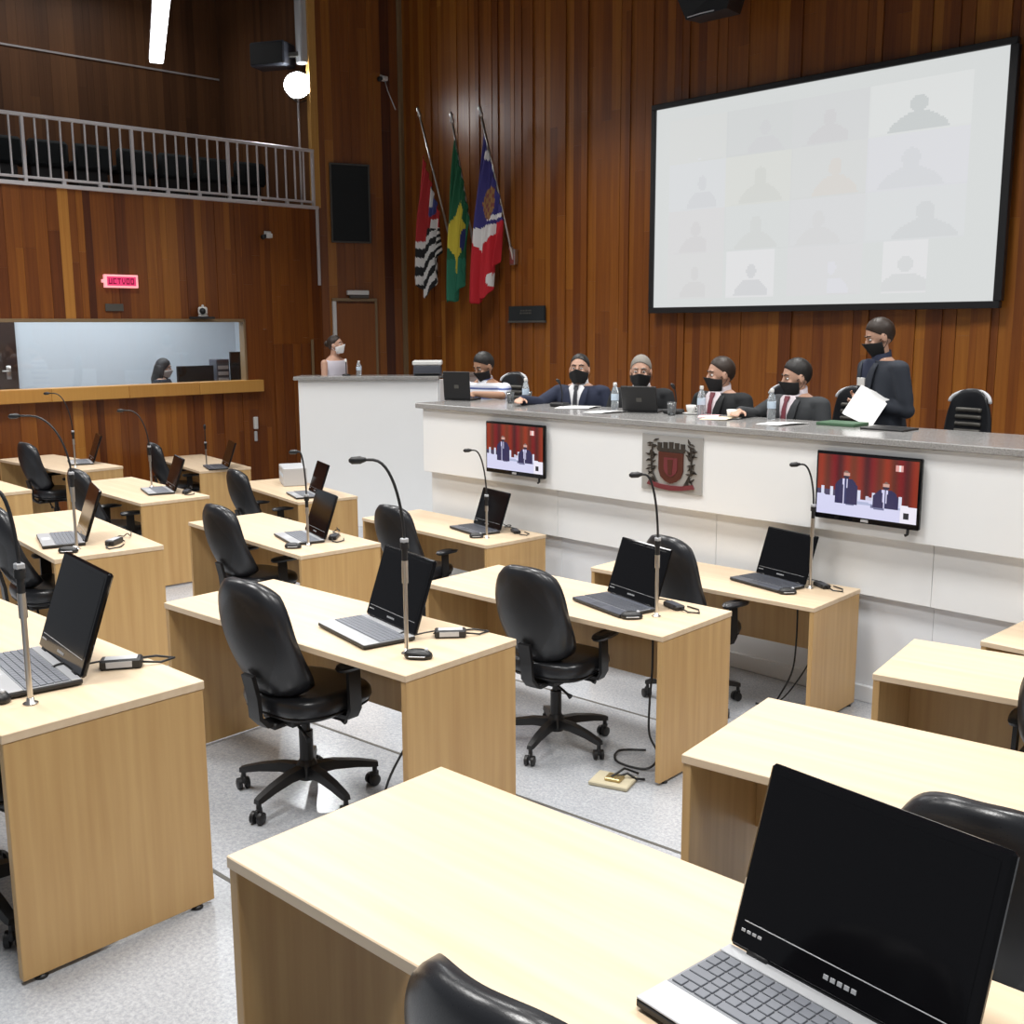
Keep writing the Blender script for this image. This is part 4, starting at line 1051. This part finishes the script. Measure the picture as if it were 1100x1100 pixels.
def person(loc, yaw, label, pose='seated', skin='skin', hair='hair_black', jacket=None, shirt='shirt', tie=None, mask='mask', head_yaw=0., head_pitch=0., head_roll=0.,
           arms=None, scale=1., sleeves=True, top=None, hairstyle='short', trousers='trousers', lean=0., legs=True, sleeve_len=1.):
    t = empty('person', loc, R(yaw), label, 'person'); t.scale = (scale,)*3
    dz = 0. if pose == 'seated' else .36
    sk = M[skin]; hc = Vector((0, .035+lean*.6, (1.268 if pose == 'seated' else 1.300)+dz))
    HM = Matrix.Translation(hc) @ Matrix.Scale(1.07, 4) @ Matrix.Rotation(R(head_yaw), 4, 'Z') @ Matrix.Rotation(R(head_pitch), 4, 'X') @ Matrix.Rotation(R(head_roll), 4, 'Y')
    body = MB()
    body.loft(torso_rings(dz, -.012, lean=lean))
    limb(body, [(0, lean*.5, 1.10+dz), (0, .012+lean*.55, 1.17+dz), (0, .02+lean*.6, 1.22+dz)], [.062, .058, .056])
    # head
    body.ball((0, -.012, .022), (.076, .095, .096), mx=HM, nu=20, nv=14)
    body.ball((0, .022, -.050), (.056, .066, .074), mx=HM, nu=18, nv=12)
    body.ball((0, .050, -.094), (.028, .024, .022), mx=HM, nu=12, nv=8)
    body.ball((0, .070, .028), (.050, .016, .012), mx=HM, nu=12, nv=8)
    body.tube([HM @ Vector((0, .078, .018)), HM @ Vector((0, .094, -.012)), HM @ Vector((0, .104, -.034)), HM @ Vector((0, .088, -.042))], [.009, .011, .015, .010], 10)
    for s in (-1, 1):
        body.ball((s*.078, -.008, -.012), (.009, .020, .032), mx=HM, nu=10, nv=8)
        body.ball((s*.036, .064, -.028), (.022, .018, .018), mx=HM, nu=10, nv=8)
    body.ball((0, .085, -.066), (.024, .010, .006), mx=HM, nu=10, nv=6); body.ball((0, .083, -.076), (.020, .010, .007), mx=HM, nu=10, nv=6)
    # arms: list of (shoulder, elbow, wrist, hand dir, palm normal)
    SH = {s: Vector((s*.208, lean*.45, 1.055+dz)) for s in (-1, 1)}
    for s in (-1, 1):
        el, wr, hd, pn = arms[s]; limb(body, [SH[s], el, wr], [.048, .040, .026]); hand(body, wr, hd, pn, s)
    LEG = {}
    for s in (-1, 1):
        if pose == 'seated': LEG[s] = [(s*.09, .02, .585), (s*.13, .42, .575), (s*.12, .40, .10)]
        else: LEG[s] = [(s*.085, 0, .90), (s*.095, .02, .50), (s*.095, -.01, .09)]
        if legs: limb(body, LEG[s], [.075, .052, .038])
    remesh('body', body, sk, t, .0075, 3)
    # clothes below
    if legs:
        tr = MB()
        for s in (-1, 1): limb(tr, LEG[s], [.092, .070, .058])
        tr.loft([[Vector((x, y, z)) for x, y in superell(a, b, 20, 2.3)] for z, a, b in ((.53+dz*.97, .165, .125), (.62+dz, .175, .13), (.70+dz, .160, .118))])
        remesh('trousers', tr, M[trousers], t, .012, 4)
        sh = MB()
        for s in (-1, 1):
            ax = LEG[s][2]; sh.ball((ax[0], ax[1]+.07, .045), (.045, .135, .043)); sh.ball((ax[0], ax[1], .07), (.045, .055, .055))
        remesh('shoes', sh, M['shoe'], t, .010, 3)
    def frontpatch(name, mat, prof, off, thick=.004, xs=9, xc=lambda z: 0.):
        vs = []; fs = []
        for (z, hw) in prof:
            W, D_ = torso_at(z+dz, dz)
            for i in range(xs):
                x = xc(z)+hw*(2*i/(xs-1)-1); q = max(.02, 1-(abs(x)/(W+.03))**2.3); vs.append((x, (D_+off)*q**(1/2.3)+lean*max(0, z-.6), z+dz))
        for j in range(len(prof)-1):
            for i in range(xs-1): a = j*xs+i; fs.append((a, a+1, a+xs+1, a+xs))
        o = MB().add(vs, fs).build(name, M[mat], t, smooth=True); md = o.modifiers.new('thickness', 'SOLIDIFY'); md.thickness = thick; md.offset = 0
        return o
    def collar(mat, r0, r1, z0, z1):
        rings = []
        for r, z, dy in ((r0, z0, 0), (r1, z1, 0), (r1-.008, z1-.002, 0), (r0-.012, z0+.004, 0)):
            rings.append([Vector((r*math.cos(2*math.pi*k/24), r*.95*math.sin(2*math.pi*k/24)+.010+lean*.55, z+dz+(.02*(-math.sin(2*math.pi*k/24))))) for k in range(24)])
        rings.append(rings[0]); mb = MB(); vs = [p for r in rings for p in r]; n = 24; fs = []
        for i in range(4):
            for k in range(n): fs.append((i*n+k, i*n+(k+1) % n, (i+1)*n+(k+1) % n, (i+1)*n+k))
        mb.add(vs, fs); mb.build('collar', M[mat], t, smooth=True)
    if jacket:
        jk = MB(); jk.loft(torso_rings(dz, .018, lo=.56 if pose == 'seated' else .50, hi=1.125, lean=lean))
        for s in (-1, 1):
            el, wr, hd, pn = arms[s]; w2 = Vector(el).lerp(Vector(wr), .92)
            jk.ball(SH[s]+Vector((s*-.03, 0, .022)), (.095, .075, .056)); limb(jk, [SH[s]+Vector((0, 0, .004)), el, w2], [.068, .058, .044])
        remesh('jacket', jk, M[jacket], t, .0095, 5)
        frontpatch('shirt', shirt, [(.70, .008), (.80, .040), (.92, .066), (1.02, .080), (1.08, .082), (1.115, .068), (1.135, .052)], .030)
        collar(shirt, .076, .068, 1.125, 1.185)
        for s in (-1, 1):
            frontpatch('lapel', jacket, [(.71, .004), (.80, .016), (.92, .024), (1.00, .030), (1.06, .026), (1.11, .016)], .040, .006, 5, xc=lambda z, s=s: s*(.012+(z-.70)*.185))
        if tie:
            frontpatch('tie', tie, [(.72, .004), (.76, .026), (.90, .023), (1.04, .017), (1.09, .014), (1.10, .020), (1.13, .022)], .042, .006, 5)
    elif top:
        jk = MB(); jk.loft(torso_rings(dz, .012, lo=.54, hi=1.11 if sleeves else 1.085, lean=lean))
        for s in (-1, 1):
            el, wr, hd, pn = arms[s]
            if sleeves: limb(jk, [SH[s], SH[s].lerp(Vector(el), .5*sleeve_len), SH[s].lerp(Vector(el), .75*sleeve_len)], [.062, .058, .054])
            else: jk.ball(SH[s]+Vector((-s*.05, 0, .01)), (.05, .06, .03))
        remesh('top', jk, M[top], t, .0095, 4)
        if sleeves: collar(top, .078, .070, 1.105, 1.16)
    # mask: half shell over nose, mouth and chin
    if mask:
        vs = []; fs = []; nu, nv = 18, 12
        for j in range(nv+1):
            v = j/nv
            for i in range(nu+1):
                a = math.pi*(i/nu)*.92+math.pi*.04; z = -.008-.108*v-.012*abs(math.cos(a))*(1-v)*2
                nose = math.exp(-((a-math.pi/2)/.35)**2)
                rad_x = (.074-.030*v*v); rad_y = .088-.020*v+nose*(.020*(1-v)+.010)
                vs.append(HM @ Vector((rad_x*math.cos(a)*1.04, .002+rad_y*math.sin(a)*1.05, z)))
        for j in range(nv):
            for i in range(nu): a = j*(nu+1)+i; fs.append((a, a+1, a+nu+2, a+nu+1))
        mk = MB().add(vs, fs)
        o = mk.build('face_mask', M[mask], t, smooth=True); md = o.modifiers.new('thickness', 'SOLIDIFY'); md.thickness = .004
        mb = MB()
        for s in (-1, 1):
            for z0, z1 in ((-.02, .012), (-.085, -.035)): mb.tube([HM @ Vector((s*.070, .022, z0)), HM @ Vector((s*.083, -.006, (z0+z1)/2)), HM @ Vector((s*.088, -.022, z1))], .0022, 6)
        mb.build('mask_strap', M[mask], o)
    for s in (-1, 1):
        MB().ball((s*.031, .0715, .001), (.0125, .010, .008), nu=12, nv=8, mx=HM).ball((s*.031, .080, .001), (.0055, .003, .0055), mi=1, nu=10, nv=6, mx=HM).build('eye', [M['eye'], M['iris']], t, smooth=True)
        MB().tube([HM @ Vector((s*.014, .0865, .024)), HM @ Vector((s*.032, .0835, .030)), HM @ Vector((s*.052, .068, .023))], [.004, .005, .003], 8).build('eyebrow', M[hair], t, smooth=True)
    # hair cap: follows the skull and thins out to nothing at the hairline
    vs = []; fs = []; nu, nv = 40, 14
    for j in range(nv+1):
        for i in range(nu):
            th = 2*math.pi*i/nu; sy = math.sin(th); front = max(0, sy); back = max(0, -sy)
            side = (1-front)*(1-back)
            line = .074*front**.6-.020*side-.072*back**1.3
            if hairstyle == 'bald': line = .082*front**.6-.014*side-.070*back**1.3
            if hairstyle == 'long': line = .060*front**.8-.10*side-.10*back
            cz = max(-.95, min(.97, (line-.022)/.0985)); phm = math.acos(cz); ph = phm*j/nv
            rr = 1.10-.085*(j/nv)**3+.012*math.sin(th*9+j*1.7)*(1-j/nv)
            vs.append(HM @ Vector((.0765*rr*math.sin(ph)*math.cos(th), -.012+.0955*rr*math.sin(ph)*sy, .022+.0965*rr*math.cos(ph))))
    for j in range(nv):
        for i in range(nu): fs.append((j*nu+i, (j+1)*nu+i, (j+1)*nu+(i+1) % nu, j*nu+(i+1) % nu))
    o = MB().add(vs, fs).build('hair', M[hair], t, smooth=True); md = o.modifiers.new('thickness', 'SOLIDIFY'); md.thickness = .005; md.offset = -1
    if hairstyle == 'long':
        mb = MB()
        for k in range(15):
            a = math.pi*(.92+1.16*k/14); x, y = .080*math.cos(a), -.012+.095*math.sin(a)
            mb.tube([HM @ Vector((x, y, .03)), HM @ Vector((x*1.12, y*1.1, -.06)), HM @ Vector((x*1.2, y*1.2-.01, -.16)), HM @ Vector((x*1.1, y*1.2-.01, -.24))], [.018, .022, .020, .006], 8)
        remesh('hair_lengths', mb, M[hair], t, .009, 3)
    if hairstyle == 'bun':
        MB().ball((0, -.115, .030), (.042, .036, .042), mx=HM).build('hair_bun', M[hair], t, smooth=True)
    return t, HM
def A(ex, ey, ez, wx, wy, wz, hd, pn=(0, 0, -1)):
    return {s: (Vector((s*ex, ey, ez)), Vector((s*wx, wy, wz)), Vector((s*hd[0], hd[1], hd[2])), Vector(pn)) for s in (-1, 1)}
onT = A(.285, .16, 1.055, .15, .40, 1.065, (-.45, 1, 0))
foldT = A(.255, .18, 1.055, .06, .36, 1.066, (-1, .25, 0))
wideT = A(.34, .16, 1.055, .42, .40, 1.065, (-.2, 1, 0))
downT = A(.285, .04, .80, .20, .30, .79, (-.4, 1, 0))
wideT[-1] = downT[-1]
wideT[1] = (Vector((.33, .14, .97)), Vector((.40, .42, 1.02)), Vector((-.2, 1, 0)), Vector((0, 0, -1)))
m5T = dict(downT); m5T[1] = (Vector((.30, .12, .97)), Vector((.20, .40, 1.02)), Vector((-.5, 1, 0)), Vector((0, 0, -1)))
foldT = A(.255, .18, 1.00, .06, .37, 1.022, (-1, .25, 0))
ZS = ZP+.045
PY = 6.97
person((-7.66, PY+.02, ZS), 195, 'man in blue and white striped polo shirt at the dais, head bowed', skin='skin_tan', top='striped', head_yaw=-20, head_pitch=-24, arms=foldT, lean=.10, hairstyle='short')
person((-6.45, PY, ZS), 205, 'seated man in navy suit, white shirt and dark tie, second from left at the dais', jacket='navy', tie='tie_dark', head_yaw=6, head_pitch=6, arms=wideT, hairstyle='bald')
person((-5.76, PY, ZS), 205, 'grey-haired man in black suit seated behind a small dark laptop', jacket='black_suit', tie='tie_dark', hair='hair_grey', head_yaw=8, head_pitch=-2, arms=downT)
person((-4.95, PY, ZS), 178, 'man in black suit and red tie looking left, above the steel plaque', jacket='black_suit', shirt='shirt_pink', tie='tie_red', hair='hair_brown', head_yaw=-34, head_pitch=-5, arms=downT, hairstyle='bald')
person((-4.28, PY, ZS), 172, 'dark-haired man in charcoal suit and red tie, looking left, next to the standing man', jacket='charcoal', shirt='shirt_pink', tie='tie_red', head_yaw=-30, head_pitch=-10, arms=m5T, hairstyle='short')
hold = {1: (Vector((.25, -.02, 1.14)), Vector((.07, .19, 1.215)), Vector((-.7, .5, -.1)), Vector((-.5, -.3, .6))), -1: (Vector((-.25, -.02, 1.13)), Vector((-.08, .19, 1.19)), Vector((.55, .7, -.1)), Vector((.4, -.3, .6)))}
sm, HMs = person((-3.76, 7.26, ZP), 152, 'standing man in dark slate suit with white lanyard, reading papers at the dais', pose='standing', jacket='slate', shirt='navy', tie=None, hair='hair_brown', head_yaw=-18, head_pitch=-20, arms=hold, scale=.965, trousers='slate', lean=.06)
# lanyard and badge
mb = MB()
for s in (-1, 1): mb.tube([(s*.075, .06, 1.50), (s*.072, .150, 1.42), (s*.035, .178, 1.28), (s*.004, .182, 1.19)], .006, 6)
mb.build('lanyard', M['shirt'], sm, smooth=True)
MB().cbox(-.015, .178, 1.30, .075, .190, 1.36, .002).build('badge', M['offwhite'], sm)
wm = {1: (Vector((.24, .02, 1.16)), Vector((.12, .30, 1.10)), Vector((-.5, 1, 0)), Vector((0, 0, -1))), -1: (Vector((-.26, -.02, 1.16)), Vector((-.30, .26, 1.09)), Vector((0, 1, -.1)), Vector((0, 0, -1)))}
person((-11.14, 7.60, ZP), 285, 'woman in sleeveless pale lilac top with white mask behind the lectern block', pose='standing', top='lilac', sleeves=False, mask='mask_white', hair='hair_brown', head_yaw=20, head_pitch=8, arms=wm, scale=.885, hairstyle='bun')
bo = A(.26, .05, .84, .14, .24, .84, (-.2, 1, 0))
person((-14.47, 6.96, .01), 318, 'person with long dark hair and white mask inside the control room', top='dark_cloth', mask='mask_white', hair='hair_black', head_yaw=0, head_pitch=-8, arms=bo, hairstyle='long', sleeve_len=1.3)

# papers held by the standing man
def sheet(loc, mx, label, mat='paper', w=.21, h=.297, n=1, group=None):
    mb = MB(); nu, nv = 6, 8
    for k in range(n):
        vs = []; fs = []
        for j in range(nv+1):
            for i in range(nu+1):
                u, v = i/nu-.5, j/nv-.5
                vs.append(Vector((u*w+k*.006, v*h-k*.004, .012*math.cos(v*2.2)+.006*u+k*.0016)))
        for j in range(nv):
            for i in range(nu): a = j*(nu+1)+i; fs.append((a, a+1, a+nu+2, a+nu+1))
        mb.add(vs, fs)
    o = mb.build('paper_sheets', M[mat]); md = o.modifiers.new('thickness', 'SOLIDIFY'); md.thickness = .0012
    o.matrix_world = Matrix.Translation(loc) @ mx
    return tag(o, label, 'papers', group)
_n = Vector((.52, -.60, .61)).normalized(); _y = (Vector((.35, .30, .9))-_n*Vector((.35, .30, .9)).dot(_n)).normalized(); _x = _y.cross(_n)
sheet(Vector((-3.755, 6.985, 1.275)), Matrix(((_x.x, _y.x, _n.x, 0), (_x.y, _y.y, _n.y, 0), (_x.z, _y.z, _n.z, 0), (0, 0, 0, 1))), 'white sheets of paper held low by the standing man', n=3, w=.21, h=.28)

# ------------------------------------------------------------------ executive chairs behind the dais
def exec_chair():
    t = empty('executive_chair')
    hub = MB().lathe([(.045, .085), (.05, .10), (.045, .15), (.032, .17)], 20)
    for k in range(5):
        a = 2*math.pi*k/5; c, s = math.cos(a), math.sin(a); rings = []
        for (r, zc, hw, hh) in ((.03, .125, .028, .026), (.18, .12, .024, .018), (.31, .094, .016, .011)):
            rings.append([Vector((c*r-s*p, s*r+c*p, zc+q)) for p, q in ((-hw, -hh), (hw, -hh), (hw*.8, hh), (-hw*.8, hh))])
        hub.loft(rings); hub.tube([(c*.30, s*.30, .09), (c*.30, s*.30, .05)], .012, 8); hub.ball((c*.30, s*.30, .028), (.028, .028, .028), nu=12, nv=8)
    hub.build('star_base', M['chrome'], t, autosmooth=45)
    MB().tube([(0, 0, .15), (0, 0, .44)], .028, 16).build('gas_column', M['plastic'], t, smooth=True)
    cushion(MB(), .25, .245, .43, .53, cy=.02).build('seat', M['leather'], t, smooth=True)
    backrest(MB(), .235, .205, .50, .77, .07, R(9), .05, -.20).build('backrest', M['leather'], t, smooth=True)
    mb = MB()
    for k in range(9):
        z = .70+k*.052; y = -.20-math.tan(R(9))*(z-.5)-.035*math.sin((z-.5)/.77*2*1.6)
        pts = [(x*.12/4, y+.05*(x/4*.6)**2+.036, z) for x in range(-4, 5)]
        mb.tube(pts, .016, 8)
    mb.build('ribbed_panel', M['greyframe'], t, smooth=True)
    mb = MB(); pts = []
    for k in range(21):
        a = math.pi*(k/20); x = .19*math.cos(a); z = 1.17+.085*math.sin(a); y = -.20-math.tan(R(9))*(z-.5)+.05*(x/.22)**2-.0; pts.append((x, y, z))
    mb.tube(pts, .016, 8).build('top_rim', M['lightgrey'], t, smooth=True)
    for s in (-1, 1):
        MB().tube([(s*.24, .15, .45), (s*.29, .16, .56), (s*.29, .13, .68), (s*.285, -.12, .68), (s*.24, -.22, .60)], .018, 10).build('armrest', M['plastic'], t, smooth=True)
    return t
ex0 = None
for (x, y, yaw, sx, lab) in ((-3.34, 7.42, 172, .82, 'empty black executive chair with ribbed back at the right end of the dais'), (-4.20, 7.28, 165, .85, 'executive chair behind the dark-haired man in charcoal suit'),
                             (-4.76, 7.26, 170, .85, 'executive chair behind the man in black suit looking left'), (-5.84, 7.14, 215, .80, 'executive chair hidden behind the grey-haired man'),
                             (-6.53, 7.14, 215, .80, 'executive chair hidden behind the man in navy suit'), (-7.84, 7.30, 190, .85, 'black chair behind the man in striped polo shirt')):
    t = exec_chair() if ex0 is None else copy_tree(ex0); ex0 = ex0 or t
    t.location = (x, y, ZP); t.rotation_euler = (0, 0, R(yaw)); t.scale = (sx, sx, .86 if sx == .80 else .97)
    tag(t, lab, 'chair', 'executive chairs behind the dais')

# ------------------------------------------------------------------ things on the dais top
ZT = 1.165
def bottle(x, y, z, label, h=.215):
    t = empty('water_bottle', (x, y, z), 0, label, 'bottle', 'water bottles on the dais')
    MB().lathe([(.028, 0), (.031, .006), (.031, h*.28), (.029, h*.34), (.031, h*.40), (.031, h*.62), (.022, h*.80), (.013, h*.88), (.013, h*.92)], 20).build('bottle_body', M['water'], t, smooth=True)
    MB().lathe([(.0315, h*.36), (.0318, h*.37), (.0318, h*.58), (.0315, h*.59)], 20).build('paper_label', M['label_blue'], t, smooth=True)
    MB().lathe([(.0145, h*.90), (.015, h*.91), (.015, h), (.013, h+.004)], 16).build('cap', M['offwhite'], t, smooth=True)
bottle(-6.78, 6.62, ZT, 'water bottle left of the man in navy suit')
bottle(-5.73, 6.60, ZT, 'water bottle between the navy suit man and the small dark laptop')
bottle(-4.92, 6.66, ZT, 'water bottle in front of the man with the pinkish shirt')
bottle(-4.33, 6.70, ZT, 'water bottle in front of the man in charcoal suit')
def glass(x, y, label, h=.10):
    t = empty('drinking_glass', (x, y, ZT), 0, label, 'glass', 'drinking glasses on the dais')
    MB().lathe([(.026, 0), (.030, .004), (.034, h), (.031, h), (.027, .008), (.001, .006)], 20).build('tumbler', M['glass'], t, smooth=True)
    MB().lathe([(.026, .009), (.0285, h*.55)], 20).build('water', M['water'], t, smooth=True)
glass(-6.90, 6.55, 'drinking glass beside the bottle left of the man in navy suit')
glass(-6.83, 6.70, 'second drinking glass, nearer the navy suit man')
glass(-5.06, 6.48, 'drinking glass right of the microphone console on the dais')
def cup(x, y, label):
    t = empty('coffee_cup', (x, y, ZT), 0, label, 'cup', 'white cups on the dais')
    MB().lathe([(.05, 0), (.065, .006), (.066, .010), (.02, .008)], 22).build('saucer', M['offwhite'], t, smooth=True)
    MB().lathe([(.022, .009), (.034, .03), (.040, .068), (.037, .068), (.030, .025), (.001, .014)], 22).build('cup_bowl', M['offwhite'], t, smooth=True)
    MB().tube([(.038, 0, .055), (.058, 0, .05), (.056, 0, .03), (.034, 0, .026)], .004, 8).build('handle', M['offwhite'], t, smooth=True)
cup(-5.03, 6.68, 'white coffee cup between the small laptop and the man with pinkish shirt')
cup(-4.55, 6.53, 'white coffee cup left of the man in charcoal suit')
RX = lambda a: Matrix.Rotation(R(a), 4, 'Z')
def lay(x, y, rz, lab, mat='paper', n=2, w=.21, h=.297): sheet(Vector((x, y, ZT-.003)), RX(rz), lab, mat, w, h, n)
lay(-6.12, 6.58, 20, 'white papers on the dais right of the navy suit man', w=.30)
lay(-5.62, 6.36, -8, 'white papers in front of the small dark laptop on the dais')
lay(-4.80, 6.60, 30, 'pink paper in front of the man with the pinkish shirt', 'paper_pink', 1, .15, .21)
lay(-4.62, 6.50, 8, 'cream paper on the dais between the two men looking left', 'paper_cream')
lay(-4.06, 6.42, -12, 'white papers at the right hand of the man in charcoal suit')
tag(MB().cbox(-3.86, 6.52, ZT, -3.58, 6.72, ZT+.022, .003).build('green_folder', M['green']), 'dark green folder on the dais below the standing man\'s papers', 'folder')
tag(MB().cbox(-3.50, 6.45, ZT, -3.20, 6.66, ZT+.012, .003).build('dark_folder', M['plastic']), 'thin black folder on the dais before the empty executive chair', 'folder')
# small laptop, lid toward the camera
def closed_side_laptop(x, y, yaw, w, h, tilt, label):
    t = empty('laptop', (x, y, ZT), R(yaw), label, 'laptop')
    MB().cbox(-w/2, -.004, 0, w/2, .22, .018, .004).build('base', M['plastic'], t)
    mx = Matrix.Translation((0, 0, .016)) @ Matrix.Rotation(R(tilt), 4, 'X')
    l = MB().cbox(-w/2, -.008, 0, w/2, .006, h, .005, mx=mx).build('lid', M['plastic'], t)
    MB().cbox(-.022, -.0088, h*.45-.016, .022, -.0075, h*.45+.016, .0003, mx=mx).build('lid_mark', M['greyframe'], l)
    MB().cbox(-w/2+.015, .0055, .02, w/2-.015, .0068, h-.015, .0003, mx=mx).build('screen', M['screen_off'], l)
closed_side_laptop(-5.40, 6.52, 20, .29, .20, 16, 'small dark laptop on the dais before the grey-haired man, lid toward the desks')
closed_side_laptop(-7.50, 6.45, 22, .27, .25, 5, 'dark laptop at the left end of the dais, lid toward the desks')
# conference microphone consoles
def console(x, y, label):
    t = empty('microphone_console', (x, y, ZT), R(10), label, 'microphone')
    MB().cbox(-.07, -.055, 0, .07, .055, .035, .01).build('console_base', M['plastic'], t)
    MB().tube([(0, .03, .03), (0, .04, .10), (0, .02, .17), (0, -.0, .20)], .005, 8).build('gooseneck', M['plastic'], t, smooth=True)
    MB().tube([(0, .0, .195), (0, -.02, .215), (0, -.045, .225)], [.010, .014, .010], 10).build('capsule_head', M['plastic'], t, smooth=True)
console(-5.15, 6.62, 'black microphone console on the dais right of the small laptop')
console(-6.30, 6.55, 'black microphone console on the dais in front of the navy suit man')
# things on the lectern block
ZB = 1.26
t = empty('printer', (-10.12, 8.24, ZB), R(48), 'white and dark grey printer box on the lectern block', 'printer')
MB().cbox(-.165, -.15, 0, .165, .15, .12, .012).build('body', M['darksilver'], t)
MB().cbox(-.175, -.155, .12, .175, .155, .175, .012).build('lid', M['offwhite'], t)
MB().cbox(-.15, -.19, .02, .15, -.148, .03, .003).build('paper_tray', M['plastic'], t)
b0 = [o for o in bpy.data.objects if o.name == 'water_bottle'][0]
c = copy_tree(b0); c.location = (-10.66, 7.62, ZB); c['label'] = 'small water bottle on the lectern block right of the woman'; c.scale = (1, 1, .8); c['group'] = 'bottles'
t = empty('lectern_microphone', (-10.78, 7.52, ZB), 0, 'thin dark microphone on the lectern block beside the woman', 'microphone')
MB().lathe([(.05, 0), (.05, .012), (.02, .02)], 18).build('base', M['plastic'], t, smooth=True)
MB().tube([(0, 0, .01), (0, 0, .10), (-.03, .02, .16)], .005, 8).build('stem', M['plastic'], t, smooth=True)
MB().tube([(-.03, .02, .155), (-.06, .04, .19)], [.012, .012], 10).build('capsule_head', M['offwhite'], t, smooth=True)
# control room equipment
tag(MB().cbox(-14.26, 6.95, .75, -13.9, 8.5, .79, .004).cbox(-14.24, 6.97, 0, -14.18, 7.03, .75, .003).cbox(-14.28, 8.4, 0, -14.22, 8.46, .75, .003).cbox(-13.98, 7.1, 0, -13.92, 7.16, .75, .003).cbox(-13.98, 8.4, 0, -13.92, 8.46, .75, .003).build('control_desk', M['brown_dark']), 'dark control desk inside the control room window', 'desk')
def monitor(y0, y1, z1, x, label, mat):
    t = empty('monitor', (x, (y0+y1)/2, .79), 0, label, 'monitor')
    w = (y1-y0)/2; h = z1-.79
    MB().cbox(-.02, -w, h*.12, .02, w, h, .006).build('housing', M[mat], t)
    MB().cbox(-.022, -w+.02, h*.18, -.0195, w-.02, h-.02, .0003).build('screen', M['gloss'], t)
    MB().cbox(-.03, -.03, .008, .03, .03, h*.3, .004).cbox(-.09, -.10, 0, .09, .10, .012, .003).build('stand', M['plastic'], t)
monitor(6.98, 7.53, 1.31, -14.05, 'wide low black monitor in the control room right of the seated person', 'plastic')
monitor(7.80, 8.10, 1.49, -14.05, 'tall black monitor at the right end of the control room window', 'plastic')
t = empty('equipment_rack', (-14.1, 7.66, .79), 0, 'blue-grey equipment box between the two control room monitors', 'equipment')
MB().cbox(-.12, -.10, 0, .10, .10, .60, .008).build('case', M['darksilver'], t)
mb = MB()
for k in range(5): mb.cbox(.095, -.08, .12+k*.085, .104, .08, .17+k*.085, .002)
mb.build('slots', M['lightgrey'], t)
# ------------------------------------------------------------------ light, camera
def area(name, loc, size, energy, col=(1, .985, .96), spread=170, rot=(0, 0, 0), sy=None):
    l = bpy.data.lights.new(name, 'AREA'); l.energy = energy; l.color = col; l.shape = 'RECTANGLE'; l.size = size; l.size_y = sy or size; l.spread = R(spread)
    o = bpy.data.objects.new(name, l); COL.objects.link(o); o.location = loc; o.rotation_euler = rot; return o
for x in (-10.6, -7.2, -3.8, -.6):
    for y in (.8, 4.2):
        area('ceiling_lamp', (x, y, 5.2), 1.1, 98, spread=130)
for x in (-8.6, -4.6, -.8): area('ceiling_lamp_dais', (x, 7.6, 5.3), 1.0, 80, spread=130)
area('gallery_fill_light', (-14.6, 5.6, 6.9), .6, 30, spread=150, sy=4.)  # added fill that lifts the dark gallery wall, unseen, no fixture modelled
area('control_room_lamp', (-14.3, 5.6, 2.5), 1.2, 72, (.86, .94, 1.), sy=4.5)
p = bpy.data.lights.new('floodlight_beam', 'SPOT'); p.energy = 110; p.spot_size = R(150); p.spot_blend = .8; p.shadow_soft_size = .15; p.color = (.95, .98, 1)
o = bpy.data.objects.new('floodlight_beam', p); COL.objects.link(o); o.location = (-13.31, 8.55, 5.10)
o.rotation_euler = Vector((.85, -.45, -.35)).to_track_quat('-Z', 'Y').to_euler()
w = bpy.data.worlds.new('hall'); SC.world = w; w.use_nodes = True
w.node_tree.nodes['Background'].inputs[0].default_value = (.80, .84, .90, 1); w.node_tree.nodes['Background'].inputs[1].default_value = .22

f_px, yaw, pitch, roll, H = 1155.6826, .8105003, .1710234, -.00449, 1.8341
fw = Vector((-math.sin(yaw)*math.cos(pitch), math.cos(yaw)*math.cos(pitch), -math.sin(pitch)))
r0 = Vector((math.cos(yaw), math.sin(yaw), 0)); u0 = r0.cross(fw)
c, s = math.cos(roll), math.sin(roll); rt = r0*c+u0*s; up = u0*c-r0*s
cd = bpy.data.cameras.new('camera'); cam = bpy.data.objects.new('camera', cd); COL.objects.link(cam)
cam.matrix_world = Matrix(((rt.x, up.x, -fw.x, 0), (rt.y, up.y, -fw.y, 0), (rt.z, up.z, -fw.z, H), (0, 0, 0, 1)))
cd.sensor_width = 36; cd.sensor_fit = 'HORIZONTAL'; cd.lens = f_px*36/1100; cd.clip_start = .05; cd.clip_end = 200
SC.camera = cam
SC.view_settings.view_transform = 'Standard'; SC.view_settings.look = 'None'; SC.view_settings.gamma = 1; SC.view_settings.use_curve_mapping = False
SC.view_settings.exposure = 0.
